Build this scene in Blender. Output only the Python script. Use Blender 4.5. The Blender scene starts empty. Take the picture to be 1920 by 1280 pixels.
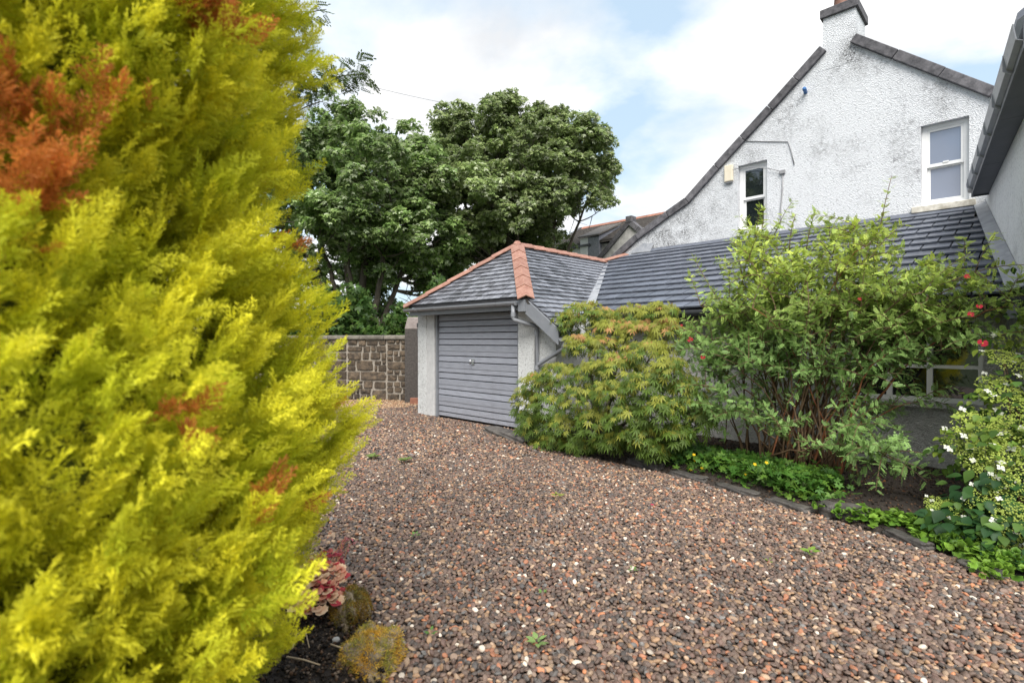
import bpy, math, random
import numpy as np
from mathutils import Matrix, Vector

random.seed(7)
S = bpy.context.scene
COL = S.collection
PI = math.pi

# ------------------------------------------------------------------ camera
CAM_H = 1.6
F_PX, W_PX, H_PX, CY = 980.0, 1920.0, 1280.0, 637.0
cam_d = bpy.data.cameras.new('camera')
cam = bpy.data.objects.new('camera', cam_d)
COL.objects.link(cam)
cam.location = (0, 0, CAM_H)
cam.rotation_euler = (PI / 2, 0, 0)
cam_d.sensor_width = 36.0
cam_d.lens = 36.0 * F_PX / W_PX
cam_d.shift_y = (CY - H_PX / 2) / W_PX
cam_d.clip_start = 0.05
cam_d.clip_end = 2000
cam_d.dof.use_dof = True
cam_d.dof.focus_distance = 8.0
cam_d.dof.aperture_fstop = 2.4
S.camera = cam

# ------------------------------------------------------------------ world and sun
SUN_EL, SUN_AZ = math.radians(52), math.radians(-178)      # azimuth from +Y, clockwise positive
sun_dir = Vector((math.sin(SUN_AZ) * math.cos(SUN_EL), math.cos(SUN_AZ) * math.cos(SUN_EL), math.sin(SUN_EL)))
w = bpy.data.worlds.new('World')
S.world = w
w.use_nodes = True
nt = w.node_tree
nt.nodes.clear()
def wn(t, **k):
    n = nt.nodes.new(t)
    for a, b in k.items():
        setattr(n, a, b)
    return n
out = wn('ShaderNodeOutputWorld')
bg = wn('ShaderNodeBackground')
bg.inputs['Strength'].default_value = 0.12
sky = wn('ShaderNodeTexSky', sky_type='NISHITA', sun_disc=False)
sky.sun_elevation = SUN_EL
sky.sun_rotation = SUN_AZ
sky.air_density = 1.0
sky.dust_density = 2.0
tc = wn('ShaderNodeTexCoord')
sep = wn('ShaderNodeSeparateXYZ')
nt.links.new(tc.outputs['Generated'], sep.inputs[0])
zz = wn('ShaderNodeMath', operation='MAXIMUM'); zz.inputs[1].default_value = 0.0
nt.links.new(sep.outputs['Z'], zz.inputs[0])
za = wn('ShaderNodeMath', operation='ADD'); za.inputs[1].default_value = 0.22
nt.links.new(zz.outputs[0], za.inputs[0])
dx = wn('ShaderNodeMath', operation='DIVIDE'); dy = wn('ShaderNodeMath', operation='DIVIDE')
nt.links.new(sep.outputs['X'], dx.inputs[0]); nt.links.new(za.outputs[0], dx.inputs[1])
nt.links.new(sep.outputs['Y'], dy.inputs[0]); nt.links.new(za.outputs[0], dy.inputs[1])
cmb = wn('ShaderNodeCombineXYZ')
nt.links.new(dx.outputs[0], cmb.inputs[0]); nt.links.new(dy.outputs[0], cmb.inputs[1])
mp = wn('ShaderNodeMapping')
mp.inputs['Location'].default_value = (3.3, 1.4, 0.0)
nt.links.new(cmb.outputs[0], mp.inputs['Vector'])
n1 = wn('ShaderNodeTexNoise'); n1.inputs['Scale'].default_value = 1.15; n1.inputs['Detail'].default_value = 9
n1.inputs['Roughness'].default_value = 0.52; n1.inputs['Distortion'].default_value = 0.25
nt.links.new(mp.outputs[0], n1.inputs['Vector'])
r1 = wn('ShaderNodeValToRGB')
r1.color_ramp.elements[0].position = 0.42; r1.color_ramp.elements[0].color = (0, 0, 0, 1)
r1.color_ramp.elements[1].position = 0.54; r1.color_ramp.elements[1].color = (1, 1, 1, 1)
nt.links.new(n1.outputs['Fac'], r1.inputs['Fac'])
n2 = wn('ShaderNodeTexNoise'); n2.inputs['Scale'].default_value = 2.6; n2.inputs['Detail'].default_value = 6
nt.links.new(mp.outputs[0], n2.inputs['Vector'])
r2 = wn('ShaderNodeValToRGB')
r2.color_ramp.elements[0].position = 0.3; r2.color_ramp.elements[0].color = (2.3, 2.36, 2.45, 1)
r2.color_ramp.elements[1].position = 0.7; r2.color_ramp.elements[1].color = (3.7, 3.66, 3.6, 1)
nt.links.new(n2.outputs['Fac'], r2.inputs['Fac'])
haze_mix = wn('ShaderNodeMix', data_type='RGBA')           # thin high cloud whitens the blue everywhere
haze_mix.inputs['Factor'].default_value = 0.82
haze_mix.inputs['B'].default_value = (1.65, 2.1, 2.45, 1)
nt.links.new(sky.outputs[0], haze_mix.inputs['A'])
mix = wn('ShaderNodeMix', data_type='RGBA')
nt.links.new(r1.outputs['Color'], mix.inputs['Factor'])
nt.links.new(haze_mix.outputs['Result'], mix.inputs['A'])
nt.links.new(r2.outputs['Color'], mix.inputs['B'])
nt.links.new(mix.outputs['Result'], bg.inputs['Color'])
nt.links.new(bg.outputs[0], out.inputs['Surface'])

sd = bpy.data.lights.new('sun', 'SUN')
sd.energy = 1.9
sd.angle = math.radians(40)
sd.color = (1.0, 0.965, 0.91)
sun = bpy.data.objects.new('sun', sd)
COL.objects.link(sun)
sun.rotation_euler = (-sun_dir).to_track_quat('-Z', 'Y').to_euler()
sun.location = sun_dir * 60

S.view_settings.view_transform = 'Standard'
S.view_settings.look = 'None'
S.view_settings.gamma = 1.0
S.view_settings.use_curve_mapping = False
S.view_settings.exposure = 1.68
S.cycles.use_denoising = True
S.cycles.max_bounces = 12
S.cycles.diffuse_bounces = 8
S.cycles.transparent_max_bounces = 8

# ------------------------------------------------------------------ frames: house axes s (to the right, nearer) and t (away, right)
NRM = math.hypot(990, 980)
ES = np.array([990 / NRM, -980 / NRM, 0.0])
ET = np.array([980 / NRM, 990 / NRM, 0.0])
EZ = np.array([0, 0, 1.0])
THETA = math.atan2(ES[1], ES[0])
def L(s, t, z=0.0):                       # house coordinates to world
    return ES * s + ET * t + EZ * z
def La(a):
    a = np.asarray(a, float)
    return a[:, :1] * ES + a[:, 1:2] * ET + a[:, 2:3] * EZ
def ray(u, v):
    return np.array([(u - 960) / F_PX, 1.0, (CY - v) / F_PX])
def at_y(u, v, y):
    return np.array([0, 0, CAM_H]) + ray(u, v) * y
def at_t(u, v, t):
    d = ray(u, v)
    return np.array([0, 0, CAM_H]) + d * (t / float(d @ ET))
def at_ground(u, v, z=0.0):
    d = ray(u, v)
    return np.array([0, 0, CAM_H]) + d * ((z - CAM_H) / d[2])
def to_st(p):
    p = np.asarray(p, float)
    return float(p @ ES), float(p @ ET), float(p[2])

# ------------------------------------------------------------------ materials
def new_mat(name):
    m = bpy.data.materials.new(name)
    m.use_nodes = True
    t = m.node_tree
    t.nodes.clear()
    o = t.nodes.new('ShaderNodeOutputMaterial')
    p = t.nodes.new('ShaderNodeBsdfPrincipled')
    t.links.new(p.outputs[0], o.inputs['Surface'])
    return m, t, p, o
def mixc(t, fac, a, b, blend='MIX'):
    n = t.nodes.new('ShaderNodeMix'); n.data_type = 'RGBA'; n.blend_type = blend
    for k, v in (('Factor', fac), ('A', a), ('B', b)):
        if isinstance(v, (int, float)):
            n.inputs[k].default_value = v
        elif isinstance(v, tuple):
            n.inputs[k].default_value = (*v[:3], 1)
        else:
            t.links.new(v, n.inputs[k])
    return n.outputs['Result']
def noise(t, scale, detail=5, rough=0.6, vec=None, dist=0.0):
    n = t.nodes.new('ShaderNodeTexNoise')
    n.inputs['Scale'].default_value = scale; n.inputs['Detail'].default_value = detail
    n.inputs['Roughness'].default_value = rough; n.inputs['Distortion'].default_value = dist
    if vec is not None:
        t.links.new(vec, n.inputs['Vector'])
    return n.outputs['Fac']
def ramp(t, fac, p0, p1, c0=(0, 0, 0), c1=(1, 1, 1)):
    n = t.nodes.new('ShaderNodeValToRGB')
    n.color_ramp.elements[0].position = p0; n.color_ramp.elements[0].color = (*c0, 1)
    n.color_ramp.elements[1].position = p1; n.color_ramp.elements[1].color = (*c1, 1)
    t.links.new(fac, n.inputs['Fac'])
    return n.outputs['Color']
def coords(t, kind='Object', scale=(1, 1, 1)):
    c = t.nodes.new('ShaderNodeTexCoord')
    m = t.nodes.new('ShaderNodeMapping')
    m.inputs['Scale'].default_value = scale
    if kind == 'World':
        g = t.nodes.new('ShaderNodeNewGeometry')
        t.links.new(g.outputs['Position'], m.inputs['Vector'])
    else:
        t.links.new(c.outputs[kind], m.inputs['Vector'])
    return m.outputs[0]
def bump(t, p, h, strength=0.5, dist=0.01):
    b = t.nodes.new('ShaderNodeBump')
    b.inputs['Strength'].default_value = strength; b.inputs['Distance'].default_value = dist
    t.links.new(h, b.inputs['Height'])
    t.links.new(b.outputs[0], p.inputs['Normal'])
def obj_random(t):
    n = t.nodes.new('ShaderNodeObjectInfo')
    return n.outputs['Random']

def simple_mat(name, c1, c2, scale=8, rough=0.6, bstr=0.3, bdist=0.004, vary=0.0, fine=60, spec=0.5, stretch=(1, 1, 1), metal=0.0, p0=0.35, p1=0.65):
    m, t, p, o = new_mat(name)
    v = coords(t, 'World', stretch)
    f = ramp(t, noise(t, scale, 6, 0.65, v), p0, p1)
    c = mixc(t, f, c1, c2)
    if vary > 0:
        r = obj_random(t)
        lo = tuple([1 - vary] * 3); hi = tuple([1 + vary] * 3)
        c = mixc(t, 1.0, c, ramp(t, r, 0, 1, lo, hi), 'MULTIPLY')
    t.links.new(c, p.inputs['Base Color'])
    p.inputs['Roughness'].default_value = rough
    p.inputs['Specular IOR Level'].default_value = spec
    p.inputs['Metallic'].default_value = metal
    if bstr > 0:
        bump(t, p, noise(t, fine, 4, 0.6, v), bstr, bdist)
    return m

def roughcast(name, base, pit, dirt, dirt_amt, scale=55, bstr=.8):
    """white harling: pebbly relief, grey pits, algae patches and streaks"""
    m, t, p, o = new_mat(name)
    v = coords(t, 'World')
    vo = t.nodes.new('ShaderNodeTexVoronoi'); vo.inputs['Scale'].default_value = scale
    t.links.new(v, vo.inputs['Vector'])
    nz = noise(t, scale * 0.45, 5, 0.7, v)
    pits = ramp(t, nz, 0.33, 0.46)
    c = mixc(t, pits, pit, base)
    big = noise(t, 0.9, 6, 0.62, v)
    fine = noise(t, 16, 5, 0.75, v)
    dm = t.nodes.new('ShaderNodeMath'); dm.operation = 'MULTIPLY'
    t.links.new(ramp(t, big, 0.56 - 0.13 * dirt_amt, 0.75 - 0.1 * dirt_amt), dm.inputs[0])
    t.links.new(ramp(t, fine, 0.42, 0.62), dm.inputs[1])
    c = mixc(t, dm.outputs[0], c, dirt)
    vs = coords(t, 'World', (1, 1, 0.10))
    st = ramp(t, noise(t, 4.2, 4, 0.6, vs), 0.60, 0.78)
    s2 = t.nodes.new('ShaderNodeMath'); s2.operation = 'MULTIPLY'; s2.inputs[1].default_value = 0.35 * dirt_amt
    t.links.new(st, s2.inputs[0])
    c = mixc(t, s2.outputs[0], c, dirt)
    t.links.new(c, p.inputs['Base Color'])
    p.inputs['Roughness'].default_value = 0.9
    p.inputs['Specular IOR Level'].default_value = 0.2
    a = t.nodes.new('ShaderNodeMath'); a.operation = 'ADD'
    t.links.new(nz, a.inputs[0]); t.links.new(vo.outputs['Distance'], a.inputs[1])
    bump(t, p, a.outputs[0], bstr, 0.014)
    return m, t, p, c

M = {}
M['gable'], gt, gp, gc = roughcast('white roughcast with algae', (0.67, 0.685, 0.71), (0.40, 0.41, 0.43), (0.20, 0.20, 0.21), .4, 62, .9)
# darker algae growth at the foot of the gable's left end and below the chimney (world positions of the stains)
def stain(t, gp, c, spots, col):
    for (pt, rad, zst, amt) in spots:
        g = t.nodes.new('ShaderNodeNewGeometry')
        sb = t.nodes.new('ShaderNodeVectorMath'); sb.operation = 'SUBTRACT'; sb.inputs[1].default_value = tuple(pt)
        t.links.new(g.outputs['Position'], sb.inputs[0])
        ms = t.nodes.new('ShaderNodeVectorMath'); ms.operation = 'MULTIPLY'; ms.inputs[1].default_value = (1, 1, zst)
        t.links.new(sb.outputs[0], ms.inputs[0])
        ln = t.nodes.new('ShaderNodeVectorMath'); ln.operation = 'LENGTH'
        t.links.new(ms.outputs[0], ln.inputs[0])
        fo = ramp(t, ln.outputs['Value'], 0.0, min(rad, 1.0) if rad <= 1 else 1.0, (1, 1, 1), (0, 0, 0)) if rad <= 1 else None
        if fo is None:
            dv = t.nodes.new('ShaderNodeMath'); dv.operation = 'DIVIDE'; dv.inputs[1].default_value = rad
            t.links.new(ln.outputs['Value'], dv.inputs[0])
            fo = ramp(t, dv.outputs[0], 0.0, 1.0, (1, 1, 1), (0, 0, 0))
        gr = ramp(t, noise(t, 34, 6, 0.85, coords(t, 'World')), 0.42, 0.60)
        br = ramp(t, noise(t, 3.2, 4, 0.7, coords(t, 'World')), 0.35, 0.6)
        m1 = t.nodes.new('ShaderNodeMath'); m1.operation = 'MULTIPLY'; m1.inputs[1].default_value = amt
        t.links.new(fo, m1.inputs[0])
        m2 = t.nodes.new('ShaderNodeMath'); m2.operation = 'MULTIPLY'
        t.links.new(m1.outputs[0], m2.inputs[0]); t.links.new(gr, m2.inputs[1])
        m3 = t.nodes.new('ShaderNodeMath'); m3.operation = 'MULTIPLY'
        t.links.new(m2.outputs[0], m3.inputs[0]); t.links.new(br, m3.inputs[1])
        c = mixc(t, m3.outputs[0], c, col)
    t.links.new(c, gp.inputs['Base Color'])
stain(gt, gp, gc, [(L(-6.4, 11.75, 4.1), 1.6, 1.3, 1.5), (L(-5.2, 11.75, 4.6), 1.4, 1.0, 0.6), (L(-2.42, 11.75, 7.08), 0.35, 0.5, 1.9),
                   (L(-2.8, 11.75, 6.9), 0.5, 0.8, .6), (L(-4.3, 11.75, 5.7), 0.9, 1.2, 0.7), (L(-1.07, 11.75, 5.7), 0.22, 0.35, 1.2)], (0.09, 0.088, 0.088))
M['garage_wall'] = roughcast('clean white roughcast', (0.64, 0.65, 0.645), (0.26, 0.26, 0.26), (0.3, 0.3, 0.29), 0.2, 75)[0]
M['leanto_wall'] = roughcast('weathered roughcast', (0.52, 0.51, 0.50), (0.30, 0.29, 0.28), (0.2, 0.2, 0.18), 0.6, 60)[0]
M['wing_wall'] = roughcast('wing roughcast', (0.86, 0.865, 0.87), (0.5, 0.51, 0.53), (0.36, 0.36, 0.37), 0.3, 70)[0]
M['render'] = simple_mat('grey smooth render', (0.42, 0.42, 0.42), (0.52, 0.52, 0.51), 10, 0.8, 0.3, 0.003)
M['grey_paint'] = simple_mat('grey paint', (0.175, 0.185, 0.205), (0.205, 0.215, 0.235), 6, 0.45, 0.08, 0.002)
M['door'] = simple_mat('grey door panels', (0.215, 0.225, 0.26), (0.30, 0.312, 0.355), 5, 0.42, 0.15, 0.002, 0.05, 90, 0.5, (1, 1, 14))
def door_dirt():
    m = M['door']; t = m.node_tree; p = [n for n in t.nodes if n.type == 'BSDF_PRINCIPLED'][0]
    src = p.inputs['Base Color'].links[0].from_socket
    g = t.nodes.new('ShaderNodeNewGeometry'); sx = t.nodes.new('ShaderNodeSeparateXYZ'); t.links.new(g.outputs['Position'], sx.inputs[0])
    f = ramp(t, sx.outputs['Z'], 0.0, .42, (1, 1, 1), (0, 0, 0))
    m1 = t.nodes.new('ShaderNodeMath'); m1.operation = 'MULTIPLY'
    t.links.new(f, m1.inputs[0]); t.links.new(ramp(t, noise(t, 22, 7, .8, coords(t, 'World')), .38, .66), m1.inputs[1])
    m2 = t.nodes.new('ShaderNodeMath'); m2.operation = 'MULTIPLY'; m2.inputs[1].default_value = .55
    t.links.new(m1.outputs[0], m2.inputs[0])
    c = mixc(t, m2.outputs[0], src, (.11, .085, .065))
    st = ramp(t, noise(t, 5, 5, .7, coords(t, 'World', (1, 1, .12))), .55, .75)
    m3 = t.nodes.new('ShaderNodeMath'); m3.operation = 'MULTIPLY'; m3.inputs[1].default_value = .28
    t.links.new(st, m3.inputs[0])
    t.links.new(mixc(t, m3.outputs[0], c, (.13, .13, .14)), p.inputs['Base Color'])
door_dirt()
M['dark_gap'] = simple_mat('dark void', (0.015, 0.015, 0.017), (0.02, 0.02, 0.022), 5, 0.8, 0)
M['pipe'] = simple_mat('grey plastic pipe', (0.20, 0.21, 0.23), (0.24, 0.25, 0.27), 8, 0.35, 0.05, 0.001)
M['gutter_dark'] = simple_mat('dark cast gutter', (0.045, 0.048, 0.055), (0.06, 0.063, 0.07), 8, 0.4, 0.1, 0.001)
M['soffit'] = simple_mat('dark grey soffit', (0.075, 0.082, 0.095), (0.095, 0.10, 0.115), 4, 0.5, 0.1, 0.001)
M['slate'] = simple_mat('wet grey slate', (0.095, 0.10, 0.118), (0.20, 0.207, 0.232), 14, 0.34, 0.5, 0.004, 0.45, 70)
M['tile'] = simple_mat('dark grey concrete tile', (0.088, 0.098, 0.126), (0.135, 0.148, 0.180), 9, 0.36, 0.35, 0.003, 0.2, 120)
M['old_slate'] = simple_mat('old brown slate', (0.055, 0.048, 0.045), (0.12, 0.105, 0.09), 10, 0.7, 0.6, 0.01, 0.3, 30)
M['deck'] = simple_mat('roof felt', (0.02, 0.02, 0.022), (0.03, 0.03, 0.033), 10, 0.9, 0.2)
M['terracotta'] = simple_mat('terracotta', (0.23, 0.10, 0.07), (0.35, 0.195, 0.145), 11, 0.65, 0.3, 0.003, 0.14, 60)
M['terracotta_old'] = simple_mat('old terracotta', (0.22, 0.09, 0.055), (0.33, 0.14, 0.09), 5, 0.7, 0.3, 0.003, 0.15)
M['lead'] = simple_mat('lead flashing', (0.21, 0.22, 0.245), (0.33, 0.34, 0.36), 7, 0.5, 0.3, 0.004)
M['skew'] = simple_mat('dark weathered stone', (0.050, 0.049, 0.055), (0.135, 0.13, 0.14), 9, 0.85, 0.6, 0.008, 0.25, 40)
M['white_paint'] = simple_mat('white painted timber', (0.72, 0.72, 0.72), (0.77, 0.77, 0.765), 6, 0.4, 0.03, 0.001)
M['sill'] = simple_mat('stained cream sill', (0.36, 0.33, 0.27), (0.66, 0.63, 0.56), 9, 0.8, 0.3, 0.003)
M['alarm'] = simple_mat('aged cream plastic', (0.62, 0.55, 0.42), (0.68, 0.62, 0.50), 6, 0.5, 0.05)
M['blue_pipe'] = simple_mat('blue plastic', (0.03, 0.12, 0.32), (0.04, 0.15, 0.36), 6, 0.4, 0.05)
M['cable'] = simple_mat('grey cable', (0.22, 0.22, 0.23), (0.30, 0.30, 0.31), 6, 0.6, 0)
M['wire'] = simple_mat('dark wire', (0.10, 0.10, 0.11), (0.12, 0.12, 0.13), 6, 0.6, 0)
M['metal'] = simple_mat('chrome', (0.55, 0.55, 0.56), (0.62, 0.62, 0.63), 6, 0.25, 0, metal=1.0)
M['mortar'] = simple_mat('pale lime mortar', (0.24, 0.21, 0.17), (0.36, 0.32, 0.27), 14, 0.95, 0.6, 0.006)
M['wall_stone'] = simple_mat('brown sandstone', (0.038, 0.030, 0.023), (0.135, 0.098, 0.064), 7, 0.9, 0.9, 0.02, 0.35, 26)
M['coping'] = simple_mat('brownish coping stone', (0.10, 0.088, 0.072), (0.20, 0.18, 0.15), 8, 0.9, 0.7, 0.012, 0.2, 30)
M['pillar'] = simple_mat('dark harled pillar', (0.045, 0.04, 0.036), (0.10, 0.088, 0.08), 20, 0.95, 0.9, 0.015, 0, 60)
M['pillar_cap'] = simple_mat('pinkish stone', (0.20, 0.165, 0.155), (0.28, 0.24, 0.225), 14, 0.9, 0.6, 0.01)
M['edging'] = simple_mat('wet dark edging stone', (0.035, 0.032, 0.03), (0.10, 0.09, 0.08), 9, 0.6, 0.8, 0.012, 0.3, 40)
M['timber'] = simple_mat('weathered board', (0.16, 0.13, 0.11), (0.26, 0.22, 0.19), 12, 0.85, 0.4, 0.004, 0, 60, 0.4, (1, 1, 6))
M['bark'] = simple_mat('grey brown bark', (0.05, 0.042, 0.032), (0.12, 0.10, 0.075), 12, 0.9, 0.8, 0.02, 0, 20, 0.3, (1, 1, 0.3))
M['cane'] = simple_mat('brown rose cane', (0.085, 0.05, 0.028), (0.16, 0.10, 0.05), 14, 0.7, 0.3, 0.003)
M['red_cane'] = simple_mat('reddish young cane', (0.22, 0.075, 0.035), (0.30, 0.12, 0.05), 14, 0.6, 0.3, 0.003)
M['twig'] = simple_mat('dry straw', (0.38, 0.28, 0.17), (0.48, 0.37, 0.24), 14, 0.8, 0.2)
M['stone_wall_far'] = simple_mat('grey rubble', (0.30, 0.29, 0.28), (0.52, 0.51, 0.49), 3, 0.9, 0.6, 0.02, 0, 12)

def moss_mat():
    m, t, p, o = new_mat('mossy boulder')
    v = coords(t, 'World')
    st = mixc(t, ramp(t, noise(t, 22, 6, 0.7, v), 0.35, 0.65), (0.13, 0.105, 0.075), (0.30, 0.26, 0.19))
    mo = mixc(t, ramp(t, noise(t, 14, 6, 0.7, v), 0.35, 0.62), (0.30, 0.16, 0.02), (0.30, 0.27, 0.04))
    f = ramp(t, noise(t, 6.5, 6, 0.75, v), 0.42, 0.55)
    t.links.new(mixc(t, f, st, mo), p.inputs['Base Color'])
    p.inputs['Roughness'].default_value = 0.95
    bump(t, p, noise(t, 90, 6, 0.75, v), 1.0, 0.012)
    return m
M['moss'] = moss_mat()

def soil_mat():
    m, t, p, o = new_mat('dark damp soil')
    v = coords(t, 'World')
    a = mixc(t, ramp(t, noise(t, 30, 8, 0.75, v), 0.35, 0.68), (0.018, 0.013, 0.010), (0.075, 0.055, 0.042))
    vo = t.nodes.new('ShaderNodeTexVoronoi'); vo.inputs['Scale'].default_value = 45
    t.links.new(v, vo.inputs['Vector'])
    hi = ramp(t, vo.outputs['Color'], 0.86, 0.93)
    t.links.new(mixc(t, hi, a, (0.16, 0.10, 0.06)), p.inputs['Base Color'])
    p.inputs['Roughness'].default_value = 0.95
    bump(t, p, noise(t, 45, 8, 0.8, v), 1.0, 0.04)
    return m
M['soil'] = soil_mat()

def ground_mat():
    m, t, p, o = new_mat('packed gravel bed')
    v = coords(t, 'World')
    vo = t.nodes.new('ShaderNodeTexVoronoi'); vo.inputs['Scale'].default_value = 28
    t.links.new(v, vo.inputs['Vector'])
    n = t.nodes.new('ShaderNodeValToRGB')
    e = n.color_ramp.elements
    e[0].position = 0.0; e[0].color = (0.035, 0.03, 0.03, 1)
    e[1].position = 1.0; e[1].color = (0.26, 0.20, 0.16, 1)
    for pos, c in ((0.45, (0.085, 0.068, 0.06)), (0.7, (0.13, 0.085, 0.06)), (0.85, (0.22, 0.10, 0.06))):
        x = e.new(pos); x.color = (*c, 1)
    sp = t.nodes.new('ShaderNodeSeparateColor')
    t.links.new(vo.outputs['Color'], sp.inputs[0])
    t.links.new(sp.outputs[0], n.inputs['Fac'])
    t.links.new(n.outputs['Color'], p.inputs['Base Color'])
    p.inputs['Roughness'].default_value = 0.7
    bump(t, p, vo.outputs['Distance'], 0.8, 0.02)
    return m
M['ground'] = ground_mat()
M['grass'] = simple_mat('rough grass', (0.03, 0.055, 0.012), (0.06, 0.09, 0.02), 3, 0.9, 0.8, 0.05)

def pebble_mat():
    m, t, p, o = new_mat('river pebbles')
    a = t.nodes.new('ShaderNodeAttribute'); a.attribute_type = 'INSTANCER'; a.attribute_name = 'pcol'
    v = coords(t, 'Object')
    c = mixc(t, 1.0, a.outputs['Color'], ramp(t, noise(t, 2.4, 6, 0.7, v), 0.3, 0.7, (0.72, 0.72, 0.72), (1.25, 1.22, 1.2)), 'MULTIPLY')
    t.links.new(c, p.inputs['Base Color'])
    p.inputs['Roughness'].default_value = 0.58
    bump(t, p, noise(t, 9, 4, 0.6, v), 0.25, 0.05)
    return m
M['pebble'] = pebble_mat()

def leaf_mat(name, trans=0.3, rough=0.5, spec=0.4):
    m, t, p, o = new_mat(name)
    a = t.nodes.new('ShaderNodeAttribute'); a.attribute_name = 'col'
    t.links.new(a.outputs['Color'], p.inputs['Base Color'])
    p.inputs['Roughness'].default_value = rough
    p.inputs['Specular IOR Level'].default_value = spec
    tr = t.nodes.new('ShaderNodeBsdfTranslucent')
    t.links.new(a.outputs['Color'], tr.inputs['Color'])
    mx = t.nodes.new('ShaderNodeMixShader'); mx.inputs[0].default_value = trans
    t.links.new(p.outputs[0], mx.inputs[1]); t.links.new(tr.outputs[0], mx.inputs[2])
    t.links.new(mx.outputs[0], o.inputs['Surface'])
    return m
M['leaf'] = leaf_mat('leaf', 0.38, 0.5, 0.28)
M['cypress'] = leaf_mat('cypress spray', 0.45, 0.6, 0.25)
M['petal'] = leaf_mat('petal', 0.3, 0.6, 0.2)

def glass_mat(name, tint):
    m, t, p, o = new_mat(name)
    p.inputs['Base Color'].default_value = (*tint, 1)
    p.inputs['Roughness'].default_value = 0.02
    p.inputs['Specular IOR Level'].default_value = 0.9
    p.inputs['Coat Weight'].default_value = 1.0
    p.inputs['Coat Roughness'].default_value = 0.01
    bump(t, p, noise(t, 2.2, 2, .5, coords(t, 'World')), .25, .02)
    return m
M['glass'] = glass_mat('window glass with painted sky reflection', (0.17, 0.20, 0.27))  # blue-grey base colour stands in for reflected sky; no blind is modelled
M['glass_dark'] = glass_mat('dark window glass', (0.012, 0.016, 0.018))

# ------------------------------------------------------------------ object helpers
FR = {}                                     # frame matrix of every thing
def props(o, label=None, cat=None, group=None, kind=None):
    if label: o['label'] = label
    if cat: o['category'] = cat
    if group: o['group'] = group
    if kind: o['kind'] = kind
    return o
def thing(name, label, cat, loc=(0, 0, 0), rz=0.0, group=None):
    o = bpy.data.objects.new(name, None)
    COL.objects.link(o)
    o.location = tuple(float(x) for x in loc); o.rotation_euler = (0, 0, rz)
    o.empty_display_size = 0.2
    FR[o] = Matrix.Translation(Vector([float(x) for x in loc])) @ Matrix.Rotation(rz, 4, 'Z')
    return props(o, label, cat, group)
def frame(parent):
    while parent is not None:
        if parent in FR: return FR[parent]
        parent = parent.parent
    return Matrix.Identity(4)
def link(name, me, mat, parent=None, mw=None):
    """an object showing mesh me at world matrix mw"""
    o = bpy.data.objects.new(name, me)
    COL.objects.link(o)
    if mat is not None and not me.materials:
        me.materials.append(mat)
    f = frame(parent)
    if parent is not None: o.parent = parent
    base = f.inverted() @ (mw if mw is not None else Matrix.Identity(4))
    if parent is not None and parent not in FR:
        # parent is itself a part: express relative to its own basis
        acc = Matrix.Identity(4); q = parent
        while q is not None and q not in FR:
            acc = q.matrix_basis @ acc; q = q.parent
        base = acc.inverted() @ base
    o.matrix_basis = base
    return o
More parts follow.
